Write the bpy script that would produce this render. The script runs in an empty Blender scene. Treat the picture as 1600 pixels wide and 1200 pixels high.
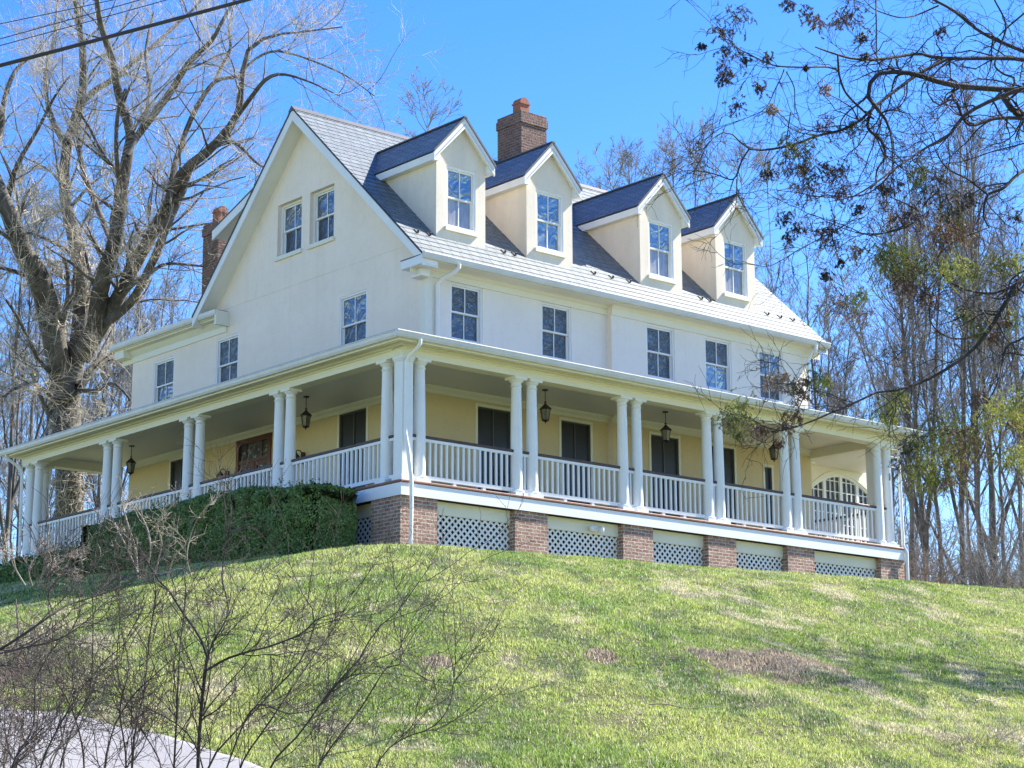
import bpy, bmesh, math, random
import numpy as np
from mathutils import Vector, Matrix
from mathutils.geometry import tessellate_polygon

random.seed(7)
rng = np.random.default_rng(11)
sc = bpy.context.scene
COL = sc.collection

# ------------------------------------------------------------------ camera, sky, sun, exposure
CAM_M = np.array([  # rows: right, up, forward (house axes: x along the front, y along the gable side)
    [0.0, 0.0, 0.0], [0.0, 0.0, 0.0], [0.0, 0.0, 0.0]])
def _cam_rows(yaw, pit, rol):
    cy, sy = math.cos(yaw), math.sin(yaw)
    r = np.array([cy, -sy, 0]); f = np.array([sy, cy, 0]); u = np.array([0, 0, 1.])
    f2 = f*math.cos(pit)+u*math.sin(pit); u2 = -f*math.sin(pit)+u*math.cos(pit)
    c, s = math.cos(rol), math.sin(rol)
    return np.array([r*c+u2*s, -r*s+u2*c, f2])
CAM_M = _cam_rows(0.71007313, 0.2188704, -0.0042635)
FPX = 3247.03
CAM_C = np.array([-25.331, -32.921, -6.963])
cam = bpy.data.cameras.new('camera'); camo = bpy.data.objects.new('camera', cam); COL.objects.link(camo)
cam.sensor_width = 36; cam.lens = FPX/1600*36
cam.clip_start = 0.5; cam.clip_end = 2000
mw = Matrix.Identity(4)
for i in range(3):
    mw[i][0] = CAM_M[0][i]; mw[i][1] = CAM_M[1][i]; mw[i][2] = -CAM_M[2][i]; mw[i][3] = CAM_C[i]
camo.matrix_world = mw
sc.camera = camo

SUN = np.array([.62, -.135, .6]); SUN = SUN/np.linalg.norm(SUN)
world = bpy.data.worlds.new('World'); sc.world = world; world.use_nodes = True
wn = world.node_tree.nodes; wl = world.node_tree.links
sky = wn.new('ShaderNodeTexSky'); sky.sky_type = 'NISHITA'; sky.sun_disc = False
sky.sun_elevation = math.asin(SUN[2]); sky.sun_rotation = math.atan2(SUN[0], SUN[1])
sky.air_density = 1.0; sky.dust_density = 0.1; sky.ozone_density = 3.0; sky.altitude = 100
hs = wn.new('ShaderNodeHueSaturation'); hs.inputs['Saturation'].default_value = 1.35; hs.inputs['Hue'].default_value = .515; hs.inputs['Value'].default_value = .71; wl.new(sky.outputs[0], hs.inputs['Color'])
wl.new(hs.outputs[0], wn['Background'].inputs[0]); wn['Background'].inputs[1].default_value = 0.15
sl = bpy.data.lights.new('sun', 'SUN'); sl.energy = 5.0; sl.angle = math.radians(.5); sl.color = (1, .945, .85)
so = bpy.data.objects.new('sun', sl); COL.objects.link(so)
so.rotation_euler = Vector(SUN).to_track_quat('Z', 'Y').to_euler()
sc.view_settings.view_transform = 'Standard'; sc.view_settings.look = 'None'
sc.view_settings.exposure = 1.52; sc.view_settings.gamma = 1
sc.render.engine = 'CYCLES'
sc.cycles.max_bounces = 6; sc.cycles.diffuse_bounces = 4; sc.cycles.transparent_max_bounces = 8

def at(px, py, D):
    """world point seen at photograph pixel (px,py) at depth D metres"""
    return CAM_C + CAM_M.T @ (np.array([px-800, 600-py, FPX])/FPX*D)

# ------------------------------------------------------------------ object helpers
def tag(o, label=None, cat=None, group=None, kind=None):
    if label: o['label'] = label
    if cat: o['category'] = cat
    if group: o['group'] = group
    if kind: o['kind'] = kind
    return o
def empty(name, loc=(0, 0, 0)):
    o = bpy.data.objects.new(name, None); o.location = loc; COL.objects.link(o); return o

def link_mesh(name, V, F, mat, parent=None, smooth=False, colors=None, world_to_parent=True):
    """V (N,3) array, F list of (M,k) arrays"""
    V = np.asarray(V, dtype=np.float32)
    if parent is not None and world_to_parent:
        V = V - np.array(parent_loc(parent), dtype=np.float32)
    me = bpy.data.meshes.new(name)
    Fs = [np.asarray(f, dtype=np.int32) for f in F if len(f)]
    nl = sum(f.size for f in Fs); nf = sum(len(f) for f in Fs)
    me.vertices.add(len(V)); me.vertices.foreach_set('co', V.ravel())
    me.loops.add(nl); me.loops.foreach_set('vertex_index', np.concatenate([f.ravel() for f in Fs]))
    tot = np.concatenate([np.full(len(f), f.shape[1], dtype=np.int32) for f in Fs])
    st = np.concatenate([[0], np.cumsum(tot)[:-1]]).astype(np.int32)
    me.polygons.add(nf); me.polygons.foreach_set('loop_start', st); me.polygons.foreach_set('loop_total', tot)
    if smooth: me.polygons.foreach_set('use_smooth', np.ones(nf, dtype=bool))
    me.update(calc_edges=True)
    if colors is not None:
        ca = me.color_attributes.new('col', 'FLOAT_COLOR', 'POINT')
        c4 = np.ones((len(V), 4), dtype=np.float32); c4[:, :3] = colors
        ca.data.foreach_set('color', c4.ravel())
    me.materials.append(mat)
    o = bpy.data.objects.new(name, me); COL.objects.link(o)
    if parent is not None: o.parent = parent
    return o
def parent_loc(p):
    l = Vector((0, 0, 0))
    while p is not None:
        l = l + p.location; p = p.parent
    return l

class MB:
    def __init__(s): s.v = []; s.f = []
    def add(s, vs, fs):
        n = len(s.v); s.v += [tuple(map(float, p)) for p in vs]; s.f += [tuple(i+n for i in f) for f in fs]
        return s
    def box(s, x0, x1, y0, y1, z0, z1):
        return s.slab((x0, y0, z0), (x1-x0, 0, 0), (0, y1-y0, 0), (0, 0, z1-z0))
    def slab(s, o, a, b, c):
        o, a, b, c = map(np.array, (o, a, b, c)); o = o.astype(float)
        vs = [o, o+a, o+a+b, o+b, o+c, o+a+c, o+a+b+c, o+b+c]
        fs = [(0, 3, 2, 1), (4, 5, 6, 7), (0, 1, 5, 4), (1, 2, 6, 5), (2, 3, 7, 6), (3, 0, 4, 7)]
        if np.dot(np.cross(a, b), c) < 0: fs = [f[::-1] for f in fs]
        return s.add(vs, fs)
    def prism(s, poly, vec):
        n = len(poly); vec = np.array(vec, float); P = [np.array(p, float) for p in poly]
        fs = [tuple(range(n))[::-1], tuple(range(n, 2*n))]
        for i in range(n): fs.append((i, (i+1) % n, n+(i+1) % n, n+i))
        return s.add(P+[p+vec for p in P], fs)
    def lathe(s, prof, cx, cy, seg=20, a0=0.0):
        n = len(prof); vs = []; fs = []
        for r, z in prof:
            for k in range(seg):
                a = a0+2*math.pi*k/seg; vs.append((cx+r*math.cos(a), cy+r*math.sin(a), z))
        for i in range(n-1):
            for k in range(seg):
                k2 = (k+1) % seg; fs.append((i*seg+k, i*seg+k2, (i+1)*seg+k2, (i+1)*seg+k))
        fs.append(tuple(range(seg))[::-1]); fs.append(tuple((n-1)*seg+k for k in range(seg)))
        return s.add(vs, fs)
    def tube(s, pts, r, seg=8):
        P = np.array(pts, float)[None]; R = np.full((1, P.shape[1]), r) if np.isscalar(r) else np.array(r, float)[None]
        V, F = tubes(P, R, seg)
        s.add(V, [tuple(q) for q in F]); n = P.shape[1]
        b = len(s.v)-len(V)
        s.f.append(tuple(b+k for k in range(seg))[::-1]); s.f.append(tuple(b+(n-1)*seg+k for k in range(seg)))
        return s
    def build(s, name, mat, parent=None, smooth=False, bevel=0):
        me = bpy.data.meshes.new(name)
        off = Vector(parent_loc(parent)) if parent is not None else Vector((0, 0, 0))
        me.from_pydata([Vector(p)-off for p in s.v], [], s.f)
        if bevel:
            bm = bmesh.new(); bm.from_mesh(me)
            bmesh.ops.bevel(bm, geom=bm.edges[:], offset=bevel, segments=1, affect='EDGES', clamp_overlap=True)
            bm.to_mesh(me); bm.free()
        me.update()
        if smooth:
            me.polygons.foreach_set('use_smooth', np.ones(len(me.polygons), dtype=bool))
            try: me.set_sharp_from_angle(angle=math.radians(38))
            except Exception: pass
        me.materials.append(mat)
        o = bpy.data.objects.new(name, me); COL.objects.link(o)
        if parent is not None: o.parent = parent
        return o

def tubes(P, R, k=4):
    """P (B,n,3) centre lines, R (B,n) radii -> verts, quad faces"""
    B, n, _ = P.shape
    T = np.empty_like(P); T[:, 1:-1] = P[:, 2:]-P[:, :-2]; T[:, 0] = P[:, 1]-P[:, 0]; T[:, -1] = P[:, -1]-P[:, -2]
    T /= np.linalg.norm(T, axis=2, keepdims=True)+1e-9
    D = P[:, -1]-P[:, 0]
    ref = np.zeros((B, 3)); ax = np.argmin(np.abs(D), axis=1); ref[np.arange(B), ax] = 1
    A = np.cross(T, ref[:, None, :]); A /= np.linalg.norm(A, axis=2, keepdims=True)+1e-9
    Bn = np.cross(T, A)
    an = np.arange(k)*2*math.pi/k
    V = P[:, :, None, :]+R[:, :, None, None]*(A[:, :, None, :]*np.cos(an)[None, None, :, None]+Bn[:, :, None, :]*np.sin(an)[None, None, :, None])
    idx = np.arange(B*n*k).reshape(B, n, k)
    a = idx[:, :-1, :]; b = np.roll(a, -1, axis=2); c = idx[:, 1:, :]; d = np.roll(c, -1, axis=2)
    F = np.stack([a, b, d, c], axis=-1).reshape(-1, 4)
    return V.reshape(-1, 3), F

class Acc:
    """collects big numpy batches"""
    def __init__(s): s.V = []; s.F = []; s.C = []; s.n = 0
    def add(s, V, F, C=None):
        s.V.append(V); s.F.append(np.asarray(F)+s.n); s.n += len(V)
        if C is not None: s.C.append(np.broadcast_to(C, (len(V), 3)))
    def tubes(s, P, R, k=4, C=None):
        V, F = tubes(P, R, k); s.add(V, F, C)
    def build(s, name, mat, parent=None, smooth=False):
        ks = {}
        for f in s.F: ks.setdefault(f.shape[1], []).append(f)
        return link_mesh(name, np.concatenate(s.V), [np.concatenate(v) for v in ks.values()], mat, parent, smooth,
                         np.concatenate(s.C) if s.C else None)

# ------------------------------------------------------------------ material helpers
def lin(r, g, b): 
    f = lambda c: ((c/255+.055)/1.055)**2.4 if c > 10 else c/255/12.92
    return (f(r), f(g), f(b))
def mat_new(name):
    m = bpy.data.materials.new(name); m.use_nodes = True
    nt = m.node_tree; return m, nt, nt.nodes['Principled BSDF']
def N(nt, t, **kw):
    n = nt.nodes.new(t)
    for k, v in kw.items():
        if k in n.inputs: n.inputs[k].default_value = v
        else: setattr(n, k, v)
    return n
def mixcol(nt, fac, a, b):
    n = nt.nodes.new('ShaderNodeMix'); n.data_type = 'RGBA'
    for sock, v in ((n.inputs[0], fac), (n.inputs[6], a), (n.inputs[7], b)):
        if isinstance(v, (tuple, list)): sock.default_value = (*v[:3], 1)
        elif isinstance(v, (int, float)): sock.default_value = v
        else: nt.links.new(v, sock)
    return n.outputs[2]
def ramp(nt, fac, stops):
    r = nt.nodes.new('ShaderNodeValToRGB'); e = r.color_ramp.elements
    while len(e) < len(stops): e.new(.5)
    for el, (p, c) in zip(e, stops): el.position = p; el.color = (*c, 1) if len(c) == 3 else c
    nt.links.new(fac, r.inputs[0]); return r.outputs[0]
def objco(nt): return nt.nodes.new('ShaderNodeTexCoord').outputs['Object']
def noise(nt, vec, scale, detail=5, rough=.6, dist=0):
    n = N(nt, 'ShaderNodeTexNoise', Scale=scale, Detail=detail, Roughness=rough, Distortion=dist); nt.links.new(vec, n.inputs['Vector']); return n.outputs[0]
def bump(nt, bsdf, h, strength, dist):
    b = N(nt, 'ShaderNodeBump', Strength=strength, Distance=dist); nt.links.new(h, b.inputs['Height']); nt.links.new(b.outputs[0], bsdf.inputs['Normal'])
def vmul(nt, vec, s):
    n = nt.nodes.new('ShaderNodeVectorMath'); n.operation = 'MULTIPLY'; nt.links.new(vec, n.inputs[0]); n.inputs[1].default_value = s; return n.outputs[0]

def mat_paint(name, col, rough=.5, var=.12, scale=1.5, dirt=None, bumpy=.1, streak=False):
    m, nt, b = mat_new(name); o = objco(nt)
    n2 = noise(nt, o, scale*14, 3)
    if streak: o = vmul(nt, o, (1, 1, .25))
    n1 = noise(nt, o, scale)
    dk = dirt or tuple(c*.72 for c in col)
    f = ramp(nt, n1, [(.35, (0, 0, 0)), (.75, (1, 1, 1))])
    mu = nt.nodes.new('ShaderNodeMath'); mu.operation = 'MULTIPLY'; nt.links.new(f, mu.inputs[0]); mu.inputs[1].default_value = var*2.2
    c = mixcol(nt, mu.outputs[0], col, dk)
    if 'stucco' in name:
        n4 = noise(nt, vmul(nt, objco(nt), (2.2, 2.2, .12)), 1.4, 6, .7)
        c = mixcol(nt, ramp(nt, n4, [(.5, (0, 0, 0)), (.85, (.2, .2, .2))]), c, tuple(x*.72 for x in dk))
        n5 = noise(nt, objco(nt), 5.5, 6, .75)
        c = mixcol(nt, ramp(nt, n5, [(.5, (0, 0, 0)), (.72, (.22, .22, .22))]), c, tuple(x*.8 for x in dk))
    nt.links.new(c, b.inputs['Base Color']); b.inputs['Roughness'].default_value = rough
    bump(nt, b, n2, bumpy, .01)
    return m

M = {}
M['stucco'] = mat_paint('cream_stucco', (.89, .765, .65), .9, .22, .8, (.74, .63, .51), .5)
M['stucco_front'] = mat_paint('front_stucco', (.84, .775, .695), .9, .2, .8, (.72, .66, .58), .2)
M['stucco_dormer'] = mat_paint('dormer_stucco', (.82, .72, .59), .9, .25, 1.6, (.60, .52, .42), .14, True)
M['yellow'] = mat_paint('yellow_stucco', (.69, .57, .345), .9, .16, .9, (.60, .46, .26), .4)
M['white'] = mat_paint('white_paint', (.80, .80, .79), .45, .16, 1.7, (.62, .61, .57), .12)
M['white_old'] = mat_paint('weathered_white_paint', (.82, .81, .76), .5, .16, 2.0, (.58, .56, .50), .12, True)
M['creamwhite'] = mat_paint('cream_white_paint', (.78, .75, .62), .5, .12, 1.2, (.64, .60, .48), .08)
M['ceiling'] = mat_paint('porch_ceiling_paint', (.70, .68, .62), .45, .06, .8, None, .05)
M['gutter'] = mat_paint('gutter_metal_paint', (.66, .66, .64), .35, .22, 2.5, (.45, .44, .41), .05)
M['fascia'] = mat_paint('fascia_paint', (.82, .82, .82), .4, .06, .8, (.70, .69, .67), .04)
M['handrail'] = mat_paint('dark_wood', (.050, .022, .016), .5, .3, 8, (.11, .06, .045), .2)
M['deckedge'] = mat_paint('deck_edge_wood', (.20, .075, .045), .55, .3, 6, (.32, .17, .11), .2)
M['deck'] = mat_paint('deck_boards', (.25, .21, .18), .6, .2, 3, None, .2)
M['door'] = mat_paint('mahogany_door', (.11, .032, .018), .4, .2, 5, (.07, .02, .012), .1)
M['iron'] = mat_paint('black_iron', (.018, .016, .015), .45, .3, 9, (.05, .038, .028), .1)
M['terracotta'] = mat_paint('terracotta', (.33, .13, .085), .85, .25, 5, (.22, .09, .06), .3)
M['underside'] = mat_paint('void_shade', (.02, .02, .02), 1, 0)
M['screen'] = mat_paint('dark_screen', (.012, .014, .020), .35, .2, 3)
M['sash'] = mat_paint('dark_grey_sash_paint', (.10, .105, .11), .5, .1, 3)
M['ridge'] = mat_paint('ridge_flashing', (.07, .075, .085), .5, .2, 3)
M['lampglass'], nt, b = mat_new('seeded_glass'); b.inputs['Base Color'].default_value = (.22, .20, .16, 1); b.inputs['Roughness'].default_value = .15
b.inputs['Transmission Weight'].default_value = .5

def mat_brick(name, c1, c2, mortar, bw=.21, bh=.072, ms=.012):
    m, nt, b = mat_new(name); o = objco(nt)
    sx = nt.nodes.new('ShaderNodeSeparateXYZ'); nt.links.new(o, sx.inputs[0])
    ad = nt.nodes.new('ShaderNodeMath'); ad.operation = 'ADD'; nt.links.new(sx.outputs[0], ad.inputs[0]); nt.links.new(sx.outputs[1], ad.inputs[1])
    cx = nt.nodes.new('ShaderNodeCombineXYZ'); nt.links.new(ad.outputs[0], cx.inputs[0]); nt.links.new(sx.outputs[2], cx.inputs[1])
    nz = N(nt, 'ShaderNodeTexNoise', Scale=9.0, Detail=3.0); nt.links.new(o, nz.inputs['Vector'])
    wob = nt.nodes.new('ShaderNodeVectorMath'); wob.operation = 'MULTIPLY_ADD'; nt.links.new(nz.outputs['Color'], wob.inputs[0]); wob.inputs[1].default_value = (.03, .022, 0); nt.links.new(cx.outputs[0], wob.inputs[2])
    br = N(nt, 'ShaderNodeTexBrick', Scale=1.0); nt.links.new(wob.outputs[0], br.inputs['Vector'])
    br.inputs['Brick Width'].default_value = bw; br.inputs['Row Height'].default_value = bh
    br.inputs['Mortar Size'].default_value = ms; br.inputs['Mortar Smooth'].default_value = .35; br.inputs['Bias'].default_value = -.1
    br.inputs['Color1'].default_value = (*c1, 1); br.inputs['Color2'].default_value = (*c2, 1); br.inputs['Mortar'].default_value = (*mortar, 1)
    n = noise(nt, o, 22, 6); n3 = noise(nt, o, 3.2, 4)
    c = mixcol(nt, ramp(nt, n3, [(.4, (0, 0, 0)), (.7, (.5, .5, .5))]), br.outputs['Color'], tuple(x*.55 for x in c1))
    c = mixcol(nt, ramp(nt, n, [(.45, (0, 0, 0)), (.75, (.45, .45, .45))]), c, tuple(min(1, x*1.5+.06) for x in c2))
    nt.links.new(c, b.inputs['Base Color']); b.inputs['Roughness'].default_value = .95
    h = nt.nodes.new('ShaderNodeMath'); h.operation = 'MULTIPLY_ADD'; nt.links.new(br.outputs['Fac'], h.inputs[0]); h.inputs[1].default_value = -1.2; nt.links.new(n, h.inputs[2])
    bump(nt, b, h.outputs[0], 1.0, .022)
    return m
M['brick'] = mat_brick('pier_brick', (.26, .125, .092), (.44, .28, .215), (.62, .55, .45), .215, .074, .013)
M['chimbrick'] = mat_brick('chimney_brick', (.125, .058, .046), (.23, .125, .10), (.27, .22, .18), .2, .075, .014)

def mat_shingle(name, base, dark, light, w=.3, h=.25):
    m, nt, b = mat_new(name)
    uv = nt.nodes.new('ShaderNodeUVMap').outputs[0]
    br = N(nt, 'ShaderNodeTexBrick', Scale=1.0); nt.links.new(uv, br.inputs['Vector'])
    br.inputs['Brick Width'].default_value = w; br.inputs['Row Height'].default_value = h; br.inputs['Mortar Size'].default_value = .016; br.inputs['Mortar Smooth'].default_value = .3
    br.inputs['Color1'].default_value = (*base, 1); br.inputs['Color2'].default_value = (*light, 1); br.inputs['Mortar'].default_value = (*dark, 1)
    o = objco(nt); n = noise(nt, o, 1.2, 5); n2 = noise(nt, o, 30, 4)
    c = mixcol(nt, ramp(nt, n, [(.4, (0, 0, 0)), (.8, (.4, .4, .4))]), br.outputs['Color'], tuple(x*.75 for x in base))
    nt.links.new(c, b.inputs['Base Color']); b.inputs['Roughness'].default_value = .52; b.inputs['Specular IOR Level'].default_value = .6
    hh = nt.nodes.new('ShaderNodeMath'); hh.operation = 'MULTIPLY_ADD'; nt.links.new(br.outputs['Fac'], hh.inputs[0]); hh.inputs[1].default_value = -1; nt.links.new(n2, hh.inputs[2])
    bump(nt, b, hh.outputs[0], .5, .01)
    return m
M['slate'] = mat_shingle('roof_slate', (.11, .138, .158), (.028, .034, .042), (.16, .193, .213))
M['slate_dormer'] = mat_shingle('dormer_slate', (.12, .15, .20), (.03, .036, .05), (.19, .225, .285), .3, .14)
M['porchroof'] = mat_paint('porch_roof_metal', (.09, .095, .10), .5, .2, 2)

def mat_glass(name, base, refl, tint, warp=3.0, amp=.5, streaky=False):
    """window pane: dark room behind old wavy glass"""
    m, nt, b = mat_new(name); o = objco(nt)
    n = noise(nt, o, warp, 2, .5, 1.6)
    gl = N(nt, 'ShaderNodeBsdfGlossy', Roughness=.03); gl.inputs['Color'].default_value = (*tint, 1)
    bp = N(nt, 'ShaderNodeBump', Strength=amp, Distance=.12); nt.links.new(n, bp.inputs['Height']); nt.links.new(bp.outputs[0], gl.inputs['Normal'])
    if streaky:
        s = noise(nt, vmul(nt, o, (9, 9, .8)), 1.6, 5, .7)
        c = ramp(nt, s, [(.3, tuple(x*.45 for x in base)), (.7, base)])
        nt.links.new(c, b.inputs['Base Color'])
    else: b.inputs['Base Color'].default_value = (*base, 1)
    b.inputs['Roughness'].default_value = .4
    mx = nt.nodes.new('ShaderNodeMixShader'); mx.inputs[0].default_value = refl
    nt.links.new(b.outputs[0], mx.inputs[1]); nt.links.new(gl.outputs[0], mx.inputs[2])
    nt.links.new(mx.outputs[0], nt.nodes['Material Output'].inputs[0])
    return m
M['glass'] = mat_glass('wavy_glass', (.006, .008, .014), .085, (.85, .95, 1), 4.5, 1.0)
M['glass_dull'] = mat_glass('dull_wavy_glass', (.05, .055, .06), .16, (.9, .95, 1), 2.5, .6, True)
M['glass_bright'] = mat_glass('bright_wavy_glass', (.03, .045, .06), .21, (.85, .95, 1), 2.6, .5)
M['glass_screen'] = mat_glass('screened_glass', (.012, .014, .02), .07, (.8, .9, 1))
M['glass_curtain'] = mat_glass('curtained_glass', (.30, .29, .28), .10, (.8, .9, 1), 3, .2, True)

def mat_attr(name, rough=.8, transl=0.0, nvar=.0):
    m, nt, b = mat_new(name)
    a = nt.nodes.new('ShaderNodeAttribute'); a.attribute_name = 'col'
    nt.links.new(a.outputs['Color'], b.inputs['Base Color']); b.inputs['Roughness'].default_value = rough
    b.inputs['Specular IOR Level'].default_value = .25
    if transl:
        t = nt.nodes.new('ShaderNodeBsdfTranslucent'); nt.links.new(a.outputs['Color'], t.inputs['Color'])
        mx = nt.nodes.new('ShaderNodeMixShader'); mx.inputs[0].default_value = transl
        nt.links.new(b.outputs[0], mx.inputs[1]); nt.links.new(t.outputs[0], mx.inputs[2]); nt.links.new(mx.outputs[0], nt.nodes['Material Output'].inputs[0])
    return m
M['grass'] = mat_attr('grass_blades', .7, .35)
M['leaf'] = mat_attr('leaves', .55, .25)
def mat_bark(name, c1, c2, c3, scale=6):
    m, nt, b = mat_new(name); o = objco(nt)
    v = vmul(nt, o, (1, 1, .22)); n = noise(nt, v, scale, 6, .7); n2 = noise(nt, o, .9, 3)
    c = ramp(nt, n, [(.3, c1), (.55, c2), (.78, c3)])
    c = mixcol(nt, ramp(nt, n2, [(.45, (0, 0, 0)), (.7, (.6, .6, .6))]), c, c3)
    nt.links.new(c, b.inputs['Base Color']); b.inputs['Roughness'].default_value = .95
    bump(nt, b, n, 1, .06); return m
M['bark_big'] = mat_bark('old_grey_bark', (.03, .027, .025), (.09, .081, .073), (.23, .21, .18))
M['twig_tan'] = mat_bark('tan_twig', (.30, .265, .215), (.46, .41, .335), (.60, .55, .45), 2)
M['bark_wood'] = mat_bark('woods_bark', (.04, .037, .036), (.105, .098, .092), (.22, .205, .19))
M['twig_wood'] = mat_bark('woods_twig', (.12, .112, .106), (.21, .196, .185), (.33, .31, .29), 2)
M['bark_conifer'] = mat_bark('dark_conifer_bark', (.018, .014, .013), (.045, .034, .03), (.09, .07, .06))
M['shrub_bark'] = mat_bark('shrub_bark', (.022, .016, .015), (.05, .036, .033), (.11, .085, .077), 3)
M['shrub_pale'] = mat_bark('pale_shrub_bark', (.22, .18, .14), (.36, .31, .25), (.5, .45, .38), 3)
M['brush'] = mat_bark('dry_brush', (.13, .095, .08), (.24, .185, .16), (.36, .30, .26), 3)

# ------------------------------------------------------------------ terrain
def zg(x, y):
    x = np.asarray(x, float); y = np.asarray(y, float)
    a = np.maximum(-.3-x, 0); b = np.maximum(-.3-y, 0); d = np.hypot(a, b)
    P = .335*(np.sqrt(d*d+6.25)-2.5); k = 1.2
    P = -np.log(np.exp(-k*P)+np.exp(-k*7.5))/k+np.log(1+np.exp(-k*7.5))/k
    far = np.clip((np.hypot(x, y)-60)/140, 0, 1)
    w = np.clip(d/4, 0, 1)
    bumps = .05*np.sin(x*.9+1.3*np.sin(y*.5))*np.cos(y*.8+x*.25)+.03*np.sin(x*2.3+y*1.1)*np.sin(y*2.0-x*.7)
    return -1.19+.5*np.clip(x/16, 0, 1.4)+.74*np.clip(y/16, 0, 1)-P*(1)-far*2+bumps*w
def hitg(px, py):
    d = CAM_M.T @ np.array([px-800, 600-py, FPX]); d = d/math.hypot(d[0], d[1])
    t = np.arange(6, 90, .04); p = CAM_C[None]+d[None]*t[:, None]
    k = np.argmax(p[:, 2] < zg(p[:, 0], p[:, 1])); return p[k]

def hashn(ix, iy, s):
    v = np.sin(ix*127.1+iy*311.7+s*74.7)*43758.5453; return v-np.floor(v)
def vnoise(x, y, sc_, seed=0):
    x = np.asarray(x)*sc_; y = np.asarray(y)*sc_; ix = np.floor(x); iy = np.floor(y); fx = x-ix; fy = y-iy
    fx = fx*fx*(3-2*fx); fy = fy*fy*(3-2*fy)
    a = hashn(ix, iy, seed); b = hashn(ix+1, iy, seed); c = hashn(ix, iy+1, seed); d = hashn(ix+1, iy+1, seed)
    return (a*(1-fx)+b*fx)*(1-fy)+(c*(1-fx)+d*fx)*fy
def fbm(x, y, s, seed=0, o=4):
    r = 0; A = .5; t = 0
    for i in range(o): r = r+A*vnoise(x+i*13.7, y-i*7.3, s*2**i, seed+i); t += A; A *= .55
    return r/t
FW = CAM_M[2][:2]/np.linalg.norm(CAM_M[2][:2]); RT = np.array([FW[1], -FW[0]])
def uv_of(x, y): return (x-CAM_C[0])*FW[0]+(y-CAM_C[1])*FW[1], (x-CAM_C[0])*RT[0]+(y-CAM_C[1])*RT[1]

DIRT = [(-2.4, -12.0, .8, .8, .5), (-1.2, -11.8, .6, .6, .2), (-7.0, -10.0, .2, .3, .3), (3.2, -15.6, .7, .7, .4), (-4.6, -10.8, .2, .35, 0)]
def soil_mask(x, y):
    m = np.zeros_like(np.asarray(x, float)); w = fbm(x, y, 1.6, 31, 3)*.6+fbm(x, y, 6.0, 37, 3)*.4-.5
    for cx, cy, a, b, rot in DIRT:
        # axes: along the slope contour (RT) and up the slope (FW)
        dx = (x-cx)*RT[0]+(y-cy)*RT[1]; dy = (x-cx)*FW[0]+(y-cy)*FW[1]
        q = np.hypot(dx/a, dy/b)+w*2.2
        m = np.maximum(m, np.clip((1.25-q)/.5, 0, 1))
    return m
C_GREEN = np.array([.28, .40, .08]); C_DARK = np.array([.13, .21, .08]); C_STRAW = np.array([.74, .66, .45]); C_YEL = np.array([.52, .58, .17]); C_SOIL = np.array([.38, .31, .22])
def lawn_col(x, y, per=0.0):
    xo, yo = x, y
    u_, v_ = uv_of(x, y); x, y = v_, u_*.55
    a = fbm(x, y, .9, 1); b = fbm(x+40, y, 2.4, 5); c = fbm(x, y+60, .22, 9)
    g = C_GREEN+(C_YEL-C_GREEN)*np.clip((a-.40)*4, 0, 1)[:, None]
    dk = np.clip((b-.56)*6, 0, 1)*.7
    g = g*(1-dk[:, None])+C_DARK*dk[:, None]
    s = np.clip((fbm(x+9, y, 1.9, 17)*.72+c*.28-.56+per*.10)*8, 0, 1)*.7
    g = g*(1-s[:, None])+C_STRAW*s[:, None]
    so_ = soil_mask(xo, yo)
    return g*(1-so_[:, None])+C_SOIL*so_[:, None], so_, s

def grid_ground():
    # fine where seen, coarse to the horizon: one sheet
    def axis(lo, hi, step, far):
        core = np.arange(lo, hi+1e-6, step)
        ext = np.array([1.0*1.35**i for i in range(1, 40)]); ext = np.cumsum(ext); ext = ext[ext < far]
        return np.concatenate([lo-ext[::-1], core, hi+ext])
    xs = axis(-22, 26, .16, 600); ys = axis(-24, 20, .16, 600)
    X, Y = np.meshgrid(xs, ys, indexing='ij'); x = X.ravel(); y = Y.ravel()
    z = zg(x, y); col, so_, s = lawn_col(x, y)
    uu, vv = uv_of(x, y); far_ = np.clip((np.abs(vv/np.maximum(uu, 1))-.36)/.04, 0, 1)+(uu < 20)+(uu > 58); col = col*(1+1.4*np.clip(far_, 0, 1))[:, None]
    z = z+so_*(fbm(x, y, 3.1, 77)-.62)*.35+(fbm(x, y, 4, 70)-.5)*.04
    n, m = X.shape; idx = np.arange(n*m).reshape(n, m)
    F = np.stack([idx[:-1, :-1], idx[1:, :-1], idx[1:, 1:], idx[:-1, 1:]], -1).reshape(-1, 4)
    o = link_mesh('ground', np.stack([x, y, z], 1), [F], M['soil'], None, True, col*.34)  # tint darkened to paint in the shade between grass blades
    tag(o, kind='structure'); return o
m, nt, b = mat_new('lawn_soil'); a = nt.nodes.new('ShaderNodeAttribute'); a.attribute_name = 'col'
o_ = objco(nt); n1 = noise(nt, o_, 16, 6, .75)
c = mixcol(nt, ramp(nt, n1, [(.35, (0, 0, 0)), (.65, (1, 1, 1))]), a.outputs['Color'], (.07, .055, .03))
nt.links.new(c, b.inputs['Base Color']); b.inputs['Roughness'].default_value = 1; bump(nt, b, n1, 1, .05)
M['soil'] = m
grid_ground()

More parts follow.
